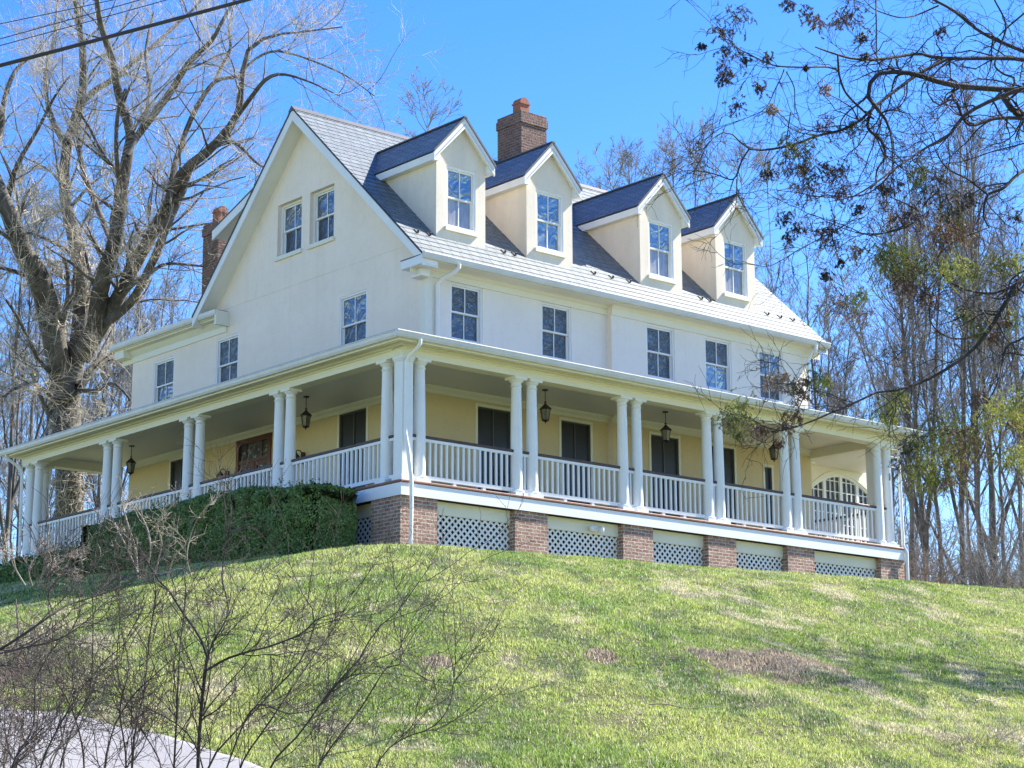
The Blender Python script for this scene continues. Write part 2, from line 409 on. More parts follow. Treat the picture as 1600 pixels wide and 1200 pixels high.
# driveway: a strip laid over the slope
def driveway():
    e = [hitg(-60, 1096), hitg(0, 1106), hitg(150, 1124), hitg(300, 1163), hitg(400, 1196)]
    e = [np.array([p[0], p[1]]) for p in e]
    d0 = e[0]-e[1]; d0 /= np.linalg.norm(d0); e.insert(0, e[0]+d0*14)
    d1 = e[-1]-e[-2]; d1 /= np.linalg.norm(d1); e.append(e[-1]+d1*1.5); e.append(e[-1]+(d1*.7-FW*.7)*4); e.append(e[-1]-FW*3+RT*2)
    V = []; nrow = 40; L = []
    for i in range(len(e)-1):
        for t in np.linspace(0, 1, 10, endpoint=False): L.append(e[i]*(1-t)+e[i+1]*t)
    for p in L:
        for k in np.linspace(0, 5.5, nrow):
            q = p-FW*k; V.append((q[0], q[1], float(zg(q[0], q[1]))+.05-.06*(k == 0)))
    idx = np.arange(len(L)*nrow).reshape(len(L), nrow)
    F = np.stack([idx[:-1, :-1], idx[1:, :-1], idx[1:, 1:], idx[:-1, 1:]], -1).reshape(-1, 4)
    m, nt, b = mat_new('worn_asphalt'); o = objco(nt); n = noise(nt, o, 60, 5, .8); n2 = noise(nt, o, 1.7, 7, .75)
    c = ramp(nt, n, [(.3, (.21, .20, .20)), (.7, (.39, .375, .37))]); c = mixcol(nt, ramp(nt, n2, [(.4, (0, 0, 0)), (.7, (.5, .5, .5))]), c, (.29, .27, .25))
    nt.links.new(c, b.inputs['Base Color']); b.inputs['Roughness'].default_value = .9; bump(nt, b, n, .6, .01)
    o = link_mesh('driveway', np.array(V), [F], m, None, True); tag(o, kind='structure')
    return np.array(L)
DRIVE = driveway()

def grass():
    n = 2100000
    # sample in camera-fan coordinates so the density follows what is seen
    u = np.exp(rng.uniform(math.log(21.5), math.log(58), n)); v = rng.uniform(-.375, .40, n)*u
    x = CAM_C[0]+u*FW[0]+v*RT[0]; y = CAM_C[1]+u*FW[1]+v*RT[1]
    keep = ~((x > -.25) & (y > -.25) & (x < 16.2) & (y < 17))
    # off the driveway
    dx = DRIVE; 
    du, dv = uv_of(dx[:, 0], dx[:, 1]); oi = np.argsort(dv)
    edge = np.interp(v, dv[oi], du[oi], left=du[oi][0], right=0)
    edge = edge+(fbm(x, y, 1.8, 91, 4)-.5)*1.3-.1
    keep &= ~((u < edge) & (u > edge-5.5) & (rng.random(n) > .02))
    # a shadow-side strip beyond the crest is thinned
    x, y, u = x[keep], y[keep], u[keep]
    col, so_, s = lawn_col(x, y, 0)
    dens = .5*fbm(x, y, 2.3, 41)+.5*fbm(x, y, 8.0, 44, 3); keep = (rng.random(len(x)) > so_*.45) & (rng.random(len(x)) < -.75+2.75*dens)
    x, y, u, col, s = x[keep], y[keep], u[keep], col[keep], s[keep]
    n = len(x); z = zg(x, y)+(fbm(x, y, 4, 70)-.5)*.04
    hn = (.018+.042*fbm(x, y, 1.3, 55)+.030*np.clip(fbm(x, y, 5.0, 58, 2)-.45, 0, 1)+.014*rng.random(n))*(1-.25*s)
    tall = rng.random(n) > .985; hn = np.where(tall, hn*1.9, hn)
    col = col*(.42+1.15*rng.random(n)**1.3)[:, None]
    glint = rng.random(n) < .035; col[glint] = np.array([.66, .70, .56])  # a few near-white blades, painted glints of broad leaves
    sl_ = so_[keep]; col = np.where((sl_ > .3)[:, None], np.array([.52, .42, .30])*(.35+1.0*rng.random(n))[:, None], col)
    st = rng.random(n) < .10+.25*s; col[st] = C_STRAW*rng.uniform(.7, 1.3, st.sum())[:, None]
    az = rng.uniform(0, 2*math.pi, n); lean = rng.uniform(.1, .8, n)
    w = (.0045+.00013*u)*rng.uniform(.7, 1.3, n)
    la = rng.uniform(0, 2*math.pi, n)
    B = np.stack([x, y, z-.008], 1); W = np.stack([np.cos(az)*w, np.sin(az)*w, 0*w], 1)
    Lv = np.stack([np.cos(la)*lean*hn, np.sin(la)*lean*hn, hn], 1)
    V = np.stack([B-W, B+W, B+Lv], 1).reshape(-1, 3); F = np.arange(3*n).reshape(n, 3)
    C = np.repeat(col, 3, axis=0)
    o = link_mesh('grass', V, [F], M['grass'], None, False, C); tag(o, kind='stuff', label='short patchy spring grass covering the hill in front of the house')
grass()

# ------------------------------------------------------------------ the house
house = empty('house', (0, 0, -1.1))
tag(house, 'three storey cream stucco house with wraparound white columned porch and four dormers', 'house')
WX, WY, WY2, JOG = 2.8, 2.8, 2.63, 8.42
XE, YE = 15.55, 15.65
RIDGE_Y, RIDGE_Z = 7.58, 10.93
EAVE_Y, EAVE_Z = 2.34, 6.05
KF = (RIDGE_Z-EAVE_Z)/(RIDGE_Y-EAVE_Y)
BACK_Y, BACK_Z = 11.95, 6.45
KB = (RIDGE_Z-BACK_Z)/(BACK_Y-RIDGE_Y)

def wall_face(name, mat, o, u, n, outer, holes, depth=.12, parent=None, depths=None):
    o, u, n = map(lambda a: np.array(a, float), (o, u, n)); up = np.array([0, 0, 1.])
    W = lambda a, b, c=0: o+u*a+up*b+n*c
    loops = [[Vector((a, b, 0)) for a, b in outer]]+[[Vector(p+(0,)) for p in ((h[0], h[1]), (h[0], h[3]), (h[2], h[3]), (h[2], h[1]))] for h in holes]
    tris = tessellate_polygon(loops); flat = [p for l in loops for p in l]
    mb = MB(); vs = [W(p.x, p.y) for p in flat]
    fs = []
    for t in tris:
        a, b_, c_ = [vs[i] for i in t]
        nn = np.cross(b_-a, c_-a); fs.append(t if np.dot(nn, n) > 0 else t[::-1])
    mb.add(vs, fs)
    for hi, (a0, b0, a1, b1) in enumerate(holes):
        dp = depths[hi] if depths else depth
        for p, q in (((a0, b0), (a0, b1)), ((a0, b1), (a1, b1)), ((a1, b1), (a1, b0)), ((a1, b0), (a0, b0))):
            mb.add([W(*p), W(*q), W(*q, -dp), W(*p, -dp)], [(0, 1, 2, 3)])
    return mb.build(name, mat, parent)

def window(parent, o, u, n, a0, b0, a1, b1, rec=.1, panes=('glass', 'glass'), part='window', sill=True, mun=True, frame_mat='white', casing=.05, meet=.5):
    """double-hung sash window, 2 over 2; o,u,n give the wall plane"""
    o, u, n = map(lambda a: np.array(a, float), (o, u, n)); up = np.array([0, 0, 1.])
    W = lambda a, b, c: o+u*a+up*b+n*c
    def lb(mb, p0, p1, q0, q1, c0, c1): mb.slab(W(p0, q0, c0), u*(p1-p0), up*(q1-q0), n*(c1-c0))
    f = MB(); cs = casing
    d = -rec
    lb(f, a0, a0+cs, b0, b1, d-.06, d+.05); lb(f, a1-cs, a1, b0, b1, d-.06, d+.05)
    lb(f, a0+cs, a1-cs, b1-cs, b1, d-.06, d+.048); lb(f, a0+cs, a1-cs, b0, b0+.045, d-.06, d+.06)
    ia0, ia1, ib0, ib1 = a0+cs, a1-cs, b0+.045, b1-cs
    bm_ = ib0+(ib1-ib0)*meet; st = .042
    for (q0, q1, c) in ((bm_-.02, ib1, d+.012), (ib0, bm_+.02, d-.025)):
        lb(f, ia0, ia0+st, q0, q1, c-.03, c); lb(f, ia1-st, ia1, q0, q1, c-.03, c)
        lb(f, ia0+st, ia1-st, q0, q0+st, c-.03, c-.001); lb(f, ia0+st, ia1-st, q1-st, q1, c-.03, c-.001)
        if mun: lb(f, (ia0+ia1)/2-.012, (ia0+ia1)/2+.012, q0+st, q1-st, c-.028, c-.004)
    fr = f.build(part, M[frame_mat], parent)
    host = fr if parent.parent is None else parent
    for (q0, q1, c, mt) in ((bm_, ib1, d-.006, panes[0]), (ib0, bm_, d-.043, panes[1])):
        p = MB(); lb(p, ia0+.02, ia1-.02, q0+.01, q1-.01, c-.01, c); p.build('pane', M[mt], host)
    if sill:
        s = MB(); lb(s, a0-.05, a1+.05, b0-.10, b0, -.02, .055); s.build('sill', M['creamwhite'], host)
    return fr

LF = ((WX, 0, 0), (0, 1, 0), (-1, 0, 0))       # left gable wall: a = y
# ---- upper left gable wall
attic = [(6.38, 7.40, 7.39, 8.76), (7.74, 7.40, 8.78, 8.76)]
sec = [(5.0, 4.36, 6.08, 5.82), (10.43, 4.36, 11.46, 5.80), (13.5, 4.36, 14.54, 5.76)]
def zf(y): return EAVE_Z+KF*(y-EAVE_Y)
outer = [(2.8, 3.05), (YE, 3.05), (YE, 6.3), (11.7, 6.3), (11.7, RIDGE_Z-KB*(11.7-RIDGE_Y)-.1), (RIDGE_Y, RIDGE_Z-.12), (2.8, zf(2.8)-.1)]
wall_face('gable_wall', M['stucco'], *LF, outer, attic+sec, parent=house, depths=[.2, .2, .08, .08, .08])
for h in attic: window(house, *LF, *h, rec=.17, panes=('glass_dull', 'glass_screen'))
for h in sec: window(house, *LF, *h, rec=.06, panes=('glass_dull' if h[0] == 5.0 else 'glass', 'glass_screen' if h[0] == 5.0 else 'glass_dull' if h[0] > 13 else 'glass'), sill=False)
jl = MB(); jl.box(WX-.006, WX+.01, 3.3, 11.7, 6.53, 6.545); jl.build('stucco_joint', M['stucco_dormer'], house)
# ---- upper front wall, two planes with a jog
RF = ((0, WY, 0), (1, 0, 0), (0, -1, 0)); RF2 = ((0, WY2, 0), (1, 0, 0), (0, -1, 0))
w12 = [(3.53, 4.30, 4.49, 5.66), (6.3, 4.30, 7.26, 5.66)]
w345 = [(9.60, 4.27, 10.58, 5.63), (11.66, 4.27, 12.63, 5.63), (13.66, 4.27, 14.6, 5.62)]
wall_face('front_wall', M['stucco_front'], *RF, [(2.8, 3.05), (JOG, 3.05), (JOG, 6.1), (2.8, 6.1)], w12, parent=house, depth=.09)
wall_face('front_wall', M['stucco_front'], *RF2, [(JOG, 3.05), (XE, 3.05), (XE, 6.0), (JOG, 6.0)], w345, parent=house, depth=.09)
MB().add([(JOG, WY, .3), (JOG, WY, 6.0), (JOG, WY2, 6.0), (JOG, WY2, .3)], [(0, 1, 2, 3)]).build('wall_return', M['stucco'], house)
for i, h in enumerate(w12): window(house, *RF, *h, rec=.07, panes=('glass', 'glass_screen' if i == 0 else 'glass'), sill=False)
for i, h in enumerate(w345): window(house, *RF2, *h, rec=.07, sill=False, panes=(('glass', 'glass'), ('glass', 'glass_bright'), ('glass_dull', 'glass'))[i])
MB().box(WX-.012, WX+.2, WY-.025, WY+.15, 3.5, 5.8).build('corner_board', M['creamwhite'], house, bevel=.006)
# far end gable and rear walls
MB().add([(XE, WY2, .3), (XE, 11.7, .3), (XE, 11.7, 6.6), (XE, RIDGE_Y, RIDGE_Z-.12), (XE, WY2, zf(WY2)-.1)], [(0, 1, 2, 3, 4)]).build('gable_wall', M['stucco'], house)
MB().box(WX+.01, XE-.01, 11.5, 11.7, .3, 6.6).build('rear_wall', M['stucco'], house)
# rear wing
wg = MB(); wg.box(WX+.01, 11, YE-.02, YE, .3, 6.3); wg.box(11, 11.02, 11.7, YE, .3, 6.3); wg.build('wing_wall', M['stucco'], house)
MB().box(2.45, 11.3, 11.0, 16.1, 6.40, 6.47).build('wing_roof', M['ridge'], house)
# ---- ground-floor walls (yellow)
gw = [(4.96, .75, 6.02, 2.96), (12.6, .75, 13.5, 2.90)]
door = (8.84, .31, 10.37, 2.97)
wall_face('porch_wall', M['yellow'], *LF, [(2.8, .28), (YE, .28), (YE, 3.05), (2.8, 3.05)], gw+[door], parent=house, depth=.1)
gr = [(4.33, .75, 5.32, 2.85), (6.89, .75, 7.83, 2.86)]
gr2 = [(9.68, .75, 10.63, 2.84), (11.75, .75, 12.62, 2.82), (13.74, .35, 14.0, 2.5)]
wall_face('porch_wall', M['yellow'], *RF, [(2.8, .28), (JOG, .28), (JOG, 3.05), (2.8, 3.05)], gr, parent=house, depth=.1)
wall_face('porch_wall', M['yellow'], *RF2, [(JOG, .28), (XE, .28), (XE, 3.05), (JOG, 3.05)], gr2, parent=house, depth=.1)
def screen_window(o, u, n, a0, b0, a1, b1):
    o, u, n = map(lambda a: np.array(a, float), (o, u, n)); up = np.array([0, 0, 1.])
    W = lambda a, b, c: o+u*a+up*b+n*c
    f = MB()
    def lb(mb, p0, p1, q0, q1, c0, c1): mb.slab(W(p0, q0, c0), u*(p1-p0), up*(q1-q0), n*(c1-c0))
    lb(f, a0-.07, a0, b0, b1+.07, -.06, .02); lb(f, a1, a1+.07, b0, b1+.07, -.06, .02); lb(f, a0, a1, b1, b1+.07, -.06, .018); lb(f, a0-.07, a1+.07, b0-.06, b0, -.05, .05)
    w = f.build('window', M['creamwhite'], house)
    g = MB()
    lb(g, a0, a0+.03, b0, b1, -.05, -.02); lb(g, a1-.03, a1, b0, b1, -.05, -.02); lb(g, a0+.03, a1-.03, b1-.03, b1, -.05, -.021); 
    if a1-a0 > .5: lb(g, (a0+a1)/2-.012, (a0+a1)/2+.012, b0, b1-.03, -.05, -.022)
    g.build('sash', M['sash'], w)
    p = MB(); lb(p, a0+.03, a1-.03, b0, b1-.03, -.09, -.045); p.build('pane', M['screen'], w)
for h in gw: screen_window(*LF, *h)
for h in gr: screen_window(*RF, *h)
for h in gr2: screen_window(*RF2, *h)
# front door on the left wall
d = MB(); X0, X1 = WX-.04, WX+.06
y0, z0, y1, z1 = door
d.box(X0, X1, y0, y0+.12, z0, z1); d.box(X0, X1, y1-.12, y1, z0, z1); d.box(X0, X1, y0+.12, y1-.12, z1-.14, z1)
d.box(X0+.01, X1, y0+.12, y1-.12, z1-.62, z1-.54)
ym = (y0+y1)/2; d.box(X0+.02, X1, ym-.05, ym+.05, z0, z1-.62)
for a, b_ in ((y0+.12, ym-.05), (ym+.05, y1-.12)):
    d.box(X0+.03, X1, a, a+.09, z0, z1-.62); d.box(X0+.03, X1, b_-.09, b_, z0, z1-.62); d.box(X0+.03, X1, a+.09, b_-.09, z0, z0+.5); d.box(X0+.03, X1, a+.09, b_-.09, z1-.74, z1-.62); d.box(X0+.035, X1, a+.09, b_-.09, 1.75, 1.80)
    d.box(X0+.035, X1, (a+b_)/2-.012, (a+b_)/2+.012, z1-.54, z1-.14)
dd = d.build('entry_door', M['door'], house)
MB().box(X0+.05, X1+.03, y0+.12, y1-.12, z0+.5, z1-.14).build('pane', M['glass_screen'], dd)

# ---- main roof: lapped courses
def roof_courses(x0, x1, ya, za, yb, zb, exp=.235, lap=.04, lift=.011):
    """courses from ridge (ya,za) down to eave (yb,zb)"""
    L = math.hypot(yb-ya, zb-za); dy, dz = (yb-ya)/L, (zb-za)/L
    ny, nz = (-dz, dy) if dy > 0 else (dz, -dy)
    if nz < 0: ny, nz = -ny, -nz
    n = int(round(L/exp)); e = L/n; vs, fs, uv = [], [], []
    for i in range(n):
        s0 = max(0, i*e-lap); s1 = (i+1)*e
        q = [(s0, .0), (s1, lift), (s1, -.02)]
        b = len(vs)
        for s, h in q:
            for x in (x0, x1): vs.append((x, ya+dy*s+ny*h, za+dz*s+nz*h)); uv.append((x+(.137*(i*7 % 5)), -s if h >= 0 else -s))
        fs += [(b, b+1, b+3, b+2), (b+2, b+3, b+5, b+4)]
    return vs, fs, uv
def uvmesh(name, mat, parent, vs, fs, uv):
    off = np.array(parent_loc(parent)); me = bpy.data.meshes.new(name); me.from_pydata([tuple(np.array(v)-off) for v in vs], [], fs)
    ul = me.uv_layers.new(name='UVMap')
    for l in me.loops: ul.data[l.index].uv = uv[l.vertex_index]
    me.materials.append(mat); o = bpy.data.objects.new(name, me); COL.objects.link(o); o.parent = parent; return o
RX0, RX1 = 2.33, 16.04
vs, fs, uv = roof_courses(RX0, RX1, RIDGE_Y, RIDGE_Z, EAVE_Y-.04, EAVE_Z-.03)
roof = uvmesh('roof', M['slate'], house, vs, fs, uv)
vs, fs, uv = roof_courses(RX0, RX1, RIDGE_Y, RIDGE_Z, BACK_Y, BACK_Z)
uvmesh('rear_roof', M['slate'], house, vs, fs, uv)
MB().prism([(RX0-.01, RIDGE_Y-.14, RIDGE_Z-.10), (RX0-.01, RIDGE_Y, RIDGE_Z+.045), (RX0-.01, RIDGE_Y+.14, RIDGE_Z-.10)], (RX1-RX0+.02, 0, 0)).build('ridge_cap', M['ridge'], roof)
# rake boards, soffits, dark drip edge
def rake(xa, xb, sx, nm):
    for (ya, za, yb, zb) in ((RIDGE_Y, RIDGE_Z, EAVE_Y-.02, EAVE_Z-.02), (RIDGE_Y, RIDGE_Z, BACK_Y, BACK_Z)):
        t = .05
        MB().prism([(xa, ya, za-t), (xa, yb, zb-t), (xa, yb, zb-.30), (xa, ya, za-.34)], (xb-xa, 0, 0)).build(nm, M['white'], house)
        MB().prism([(sx, ya, za-.012), (sx, yb, zb-.012), (sx, yb, zb-t), (sx, ya, za-t)], (xb-sx, 0, 0)).build('drip_edge', M['ridge'], house)
        xi = WX if xa < 5 else XE
        MB().prism([(xb, ya, za-.27), (xb, yb, zb-.27), (xb, yb, zb-.29), (xb, ya, za-.29)], (xi-xb, 0, 0)).build('soffit', M['white_old'], house)
rake(2.35, 2.40, 2.325, 'rake_board')
rake(16.02, 15.97, 16.045, 'rake_board')
# main cornice and gutter along the front
def ogee(y, z0, z1, out):  # gutter profile in (y,z), front towards -y
    return [(y, z1), (y+.10, z1), (y+.10, z0), (y+.045, z0), (y+.02, z0+(z1-z0)*.35), (y+.012, z1-.03), (y-.004, z1-.025)]
def extr_x(mb, prof, x0, x1): return mb.prism([(x0, p[0], p[1]) for p in prof], (x1-x0, 0, 0))
def extr_y(mb, prof, y0, y1): return mb.prism([(p[0], y0, p[1]) for p in prof][::-1], (0, y1-y0, 0))
g = MB(); extr_x(g, ogee(2.22, 5.90, 6.045, 0), 2.33, 16.06); g.build('gutter', M['gutter'], house)
cn = MB(); 
extr_x(cn, [(2.325, 6.0), (WY, 6.0), (WY, 5.66), (WY-.035, 5.66), (WY-.035, 5.80), (WY-.07, 5.82), (WY-.11, 5.88), (2.44, 5.90), (2.44, 5.885), (2.325, 5.885)], 2.36, JOG)
extr_x(cn, [(2.325, 6.0), (WY2, 6.0), (WY2, 5.64), (WY2-.035, 5.64), (WY2-.035, 5.80), (WY2-.06, 5.83), (WY2-.09, 5.88), (2.44, 5.90), (2.44, 5.885), (2.325, 5.885)], JOG, 16.02)
cn.build('cornice', M['creamwhite'], house)
rt = MB(); rt.box(2.34, WX-.002, 2.33, 3.12, 5.78, 5.98); rt.box(2.55, WX-.002, 2.62, 3.0, 5.60, 5.78); rt.build('cornice_return', M['white'], house, bevel=.01)
MB().prism([(2.345, 2.40, 5.985), (2.345, 3.14, 5.985), (WX-.002, 3.14, 5.985), (WX-.002, 2.40, 5.985)], (0, 0, .02)).build('return_flashing', M['ridge'], house)
# wing cornice (left side and rear), ends at y = 10.85
wc = MB(); extr_y(wc, [(2.36, 6.44), (2.46, 6.44), (2.46, 6.30), (2.40, 6.30), (2.372, 6.35)], 10.9, 16.2); wc.build('gutter', M['gutter'], house)
wc = MB(); extr_y(wc, [(2.465, 6.40), (WX, 6.40), (WX, 5.92), (WX-.035, 5.92), (WX-.035, 6.08), (WX-.10, 6.16), (WX-.14, 6.22), (2.52, 6.24), (2.52, 6.28), (2.465, 6.28)], 10.98, 16.15)
wc.box(2.40, WX-.003, 10.88, 10.975, 6.05, 6.42); wc.box(2.5, 11.2, YE, 16.12, 6.05, 6.40); wc.build('cornice', M['creamwhite'], house)

# ---- dormers
def dormer(cx, cheek_mat):
    hw = .74; yf = 3.08; zt = 8.72; zb = zf(yf)-.03
    yb = EAVE_Y+(zt-EAVE_Z)/KF
    pk = zt+.05+ (hw+.05)*1.09
    mb = MB()
    hole = (-.44, 7.06, .44, 8.54)
    fr = wall_face('dormer', M['stucco_dormer'], (cx, yf, 0), (1, 0, 0), (0, -1, 0), [(-hw, zb), (hw, zb), (hw, zt+.07), (0, zt+.07+hw*1.09), (-hw, zt+.07)], [hole], parent=house, depth=.12)
    for s in (-1, 1):
        MB().add([(cx+s*hw, yf, zb), (cx+s*hw, yf, zt+.05), (cx+s*hw, yb+.05, zt+.05)], [(0, 1, 2) if s > 0 else (0, 2, 1)]).build('cheek_wall', M[cheek_mat], fr)
    ov = .15; k = 1.09
    ew = hw+.16; ez = zt-.02; pz = ez+ew*k+.03
    for s in (-1, 1):
        # roof plane, back to where it meets the main slope
        ybk = lambda z: EAVE_Y+(z-EAVE_Z)/KF+.05
        n = 9; vs, fs, uv = [], [], []
        for i in range(n):
            t0 = max(0, i/n-.02); t1 = (i+1)/n
            for t, h in ((t0, .0), (t1, .018), (t1, -.01)):
                x = cx+s*ew*t*1.03; z = pz-ew*k*t*1.03+h+.055
                vs += [(x, yf-ov-.02, z), (x, max(ybk(z), yf), z)]; uv += [(yf-ov+.1*(i % 3), -t*1.4), (ybk(z)+.1*(i % 3), -t*1.4)]
            b = len(vs)-6; fs += [(b, b+1, b+3, b+2), (b+2, b+3, b+5, b+4)]
        uvmesh('dormer_roof', M['slate_dormer'], fr, vs, fs, uv)
        # rake board
        P = lambda t, dz: (cx+s*ew*t, yf-ov, pz-ew*k*t+dz)
        MB().prism([P(0, .03), P(1.02, .03), P(1.02, -.19), P(.80, -.19+.02), P(0, -.21)][::(-1 if s > 0 else 1)], (0, .045, 0)).build('rake_board', M['white'], fr)
        MB().prism([P(0, .10), P(1.04, .10), P(1.04, .03), P(0, .03)][::(-1 if s > 0 else 1)], (0, .02-.045, 0)).build('drip_edge', M['ridge'], fr)
        # soffit under the rake and side eave
        MB().prism([P(0, -.10), P(1.0, -.10), P(1.0, -.12), P(0, -.12)][::(-1 if s > 0 else 1)], (0, ov-.002, 0)).build('soffit', M['white_old'], fr)
        e = MB(); xo = cx+s*(ew+.01); xi = cx+s*hw
        e.prism([(xo, yf-ov+.05, ez+.03), (xi, yf-ov+.05, ez+.06), (xi, yf-ov+.05, ez-.14), (xo, yf-ov+.05, ez-.14)], (0, ybk(ez)-(yf-ov)-.05, 0)); e.build('eave_box', M['white_old'], fr)
    window(fr, (cx, yf, 0), (1, 0, 0), (0, -1, 0), *hole, rec=.06, panes=('glass_bright', 'glass_curtain' if abs(cx-6.84) > .1 else 'glass_bright'), part='window_frame')
    MB().box(cx-.05, cx+.05, yf-ov-.03, ybk(pz), pz+.05, pz+.085).build('ridge_cap', M['ridge'], fr)
for cx, cm in ((4.07, 'stucco_dormer'), (6.84, 'stucco_dormer'), (10.62, 'stucco_dormer'), (13.36, 'stucco_dormer')): dormer(cx, cm)
# snow guards
for x in (2.74, 3.1, 5.35, 5.68, 8.25, 8.85, 9.45, 12.0, 12.32, 14.5, 15.0, 15.5):
    y = 3.02; z = zf(y)+.02
    MB().slab((x-.02, y-.02, z), (.04, 0, 0), (0, .02, .02), (0, -.03, .07)).slab((x-.012, y+.01, z+.01), (.024, 0, 0), (0, .12, .112), (0, -.012, .012)).build('snow_guard', M['iron'], roof)
# shed dormer on the rear slope (its rake shows over the gable)
sd = MB(); sd.prism([(2.75, 8.55, 9.92), (2.75, 11.75, 8.78), (2.75, 11.75, 8.52), (2.75, 8.55, 9.70)], (.05, 0, 0)); sd.build('rake_board', M['white'], house)
MB().prism([(2.74, 8.5, 9.98), (2.74, 11.78, 8.80), (2.74, 11.78, 8.76), (2.74, 8.5, 9.93)], (9, 0, 0)).build('shed_roof', M['ridge'], house)
MB().prism([(2.80, 8.6, 9.72), (2.80, 11.7, 8.60), (2.80, 11.7, 8.57), (2.80, 8.6, 9.69)], (9, 0, 0)).build('soffit', M['white_old'], house)
MB().prism([(3.3, 8.4, 9.9), (3.3, 11.3, 8.6), (3.3, 11.3, 6.6), (3.3, 8.9, 9.0)], (7, 0, 0)).build('shed_wall', M['stucco'], house)
# chimneys
def chimney(x0, x1, y0, y1, zb, zt, px, py):
    c = MB(); c.box(x0, x1, y0, y1, zb, zt-.34); c.box(x0-.028, x1+.028, y0-.028, y1+.028, zt-.34, zt-.11); c.box(x0-.004, x1+.004, y0-.004, y1+.004, zt-.11, zt)
    ch = c.build('chimney', M['chimbrick'], house, bevel=.008)
    p = MB(); r = .155
    p.box(px-r, px+r, py-r, py+r, zt-.01, zt+.30); p.box(px-r-.025, px+r+.025, py-r-.025, py+r+.025, zt+.30, zt+.34)
    arc = [(px+r*math.cos(a), py-r, zt+.34+r*1.0*math.sin(a)) for a in np.linspace(0, math.pi, 11)]
    p.prism(arc, (0, 2*r, 0)); p.build('chimney_pot', M['terracotta'], ch)
chimney(9.02, 9.93, 6.62, 7.60, 9.4, 12.16, 9.35, 7.0)
chimney(5.0, 5.85, 15.02, 15.80, 5.8, 10.30, 5.25, 15.32)

# ------------------------------------------------------------------ porch
DZ = .31           # deck surface
PX1, PY1 = 15.98, 16.45
dk = MB(); dk.box(.02, PX1, .02, WY+.3, .06, DZ); dk.box(.02, WX+.3, WY+.3, PY1, .06, DZ); dk.build('porch_floor', M['deck'], house)
e = MB(); e.box(-.025, PX1+.04, -.025, .02, .255, DZ-.003); e.box(-.025, .02, .02, PY1+.04, .255, DZ-.003); e.box(PX1, PX1+.04, .02, 3.1, .255, DZ-.003); e.build('deck_edge', M['deckedge'], house, bevel=.012)
e = MB(); e.box(-.002, PX1+.02, -.002, .018, -.01, .245); e.box(-.002, .018, .018, PY1, -.01, .245); e.box(PX1, PX1+.02, .018, 3.1, -.01, .245); e.build('fascia', M['fascia'], house)
# ceiling and entablature
MB().box(.2, PX1, .2, WY+.3, 3.14, 3.16).build('porch_ceiling', M['ceiling'], house)
MB().box(.2, WX+.1, WY+.3, PY1, 3.14, 3.16).build('porch_ceiling', M['ceiling'], house)
def beam_x(x0, x1, yc):
    extr_x(bm_, [(yc-.16, 2.90), (yc+.16, 2.90), (yc+.16, 3.138), (yc-.20, 3.138), (yc-.20, 3.05), (yc-.17, 3.04), (yc-.16, 3.0)], x0, x1)
bm_ = MB(); beam_x(.04, PX1, .2)
extr_y(bm_, [(.04, 2.90), (.04, 3.0), (.03, 3.04), (0, 3.05), (0, 3.137), (.36, 3.137), (.36, 2.90)], .36, PY1)
bm_.box(PX1-.5, PX1-.18, .36, 2.75, 2.905, 3.137); bm_.box(.36, WX, PY1-.42, PY1-.1, 2.905, 3.137)
bm_.build('porch_beam', M['creamwhite'], house)
s = MB(); s.box(-.36, PX1+.36, -.36, .02, 3.139, 3.16); s.box(-.36, .02, .02, PY1+.36, 3.139, 3.16); s.box(PX1-.02, PX1+.36, .02, 4, 3.139, 3.16); s.box(.02, WX, PY1-.02, PY1+.36, 3.139, 3.16)
s.box(-.34, PX1+.3, -.34, -.22, 3.10, 3.138); s.box(-.34, -.22, -.22, PY1+.3, 3.10, 3.138)
s.box(-.10, PX1+.1, -.10, .0, 3.08, 3.138); s.box(-.10, 0, 0, PY1+.1, 3.08, 3.138); s.build('porch_soffit', M['creamwhite'], house)
g = MB(); extr_x(g, ogee(-.47, 3.14, 3.285, 0), -.47, PX1+.42); g.build('gutter', M['gutter'], house)
g = MB(); extr_y(g, [(-.47, 3.283), (-.474, 3.258), (-.458, 3.255), (-.45, 3.19), (-.425, 3.14), (-.37, 3.14), (-.37, 3.283)], -.37, PY1+.42); g.build('gutter', M['gutter'], house)
# crown moulding at the house wall
cm = MB(); extr_x(cm, [(WY, 3.138), (WY-.10, 3.138), (WY-.09, 3.10), (WY-.03, 3.04), (WY-.03, 2.97), (WY, 2.97)], WX, JOG); extr_x(cm, [(WY2, 3.138), (WY2-.10, 3.138), (WY2-.09, 3.10), (WY2-.03, 3.04), (WY2-.03, 2.97), (WY2, 2.97)], JOG-.03, XE)
extr_y(cm, [(WX, 3.138), (WX, 2.97), (WX-.03, 2.97), (WX-.03, 3.04), (WX-.09, 3.10), (WX-.10, 3.138)], WY-.03, YE); cm.build('crown_moulding', M['creamwhite'], house)
# porch roof: hipped low slope
ro = MB(); zt = 3.70
A = (-.46, -.46, 3.292); B = (PX1+.42, -.46, 3.292); Cc = (PX1+.42, WY2, zt-.1); Dp = (WX, WY, zt); E1 = (-.46, PY1+.42, 3.292); E2 = (WX, PY1+.42, 3.292); E3 = (WX, YE, zt)
ro.add([A, B, (PX1+.42, 4, 3.5), (XE, 2.6, zt), Dp, E3, E2, E1], [(0, 1, 2, 3, 4), (0, 4, 5, 6, 7)])
ro.build('porch_roof', M['porchroof'], house)

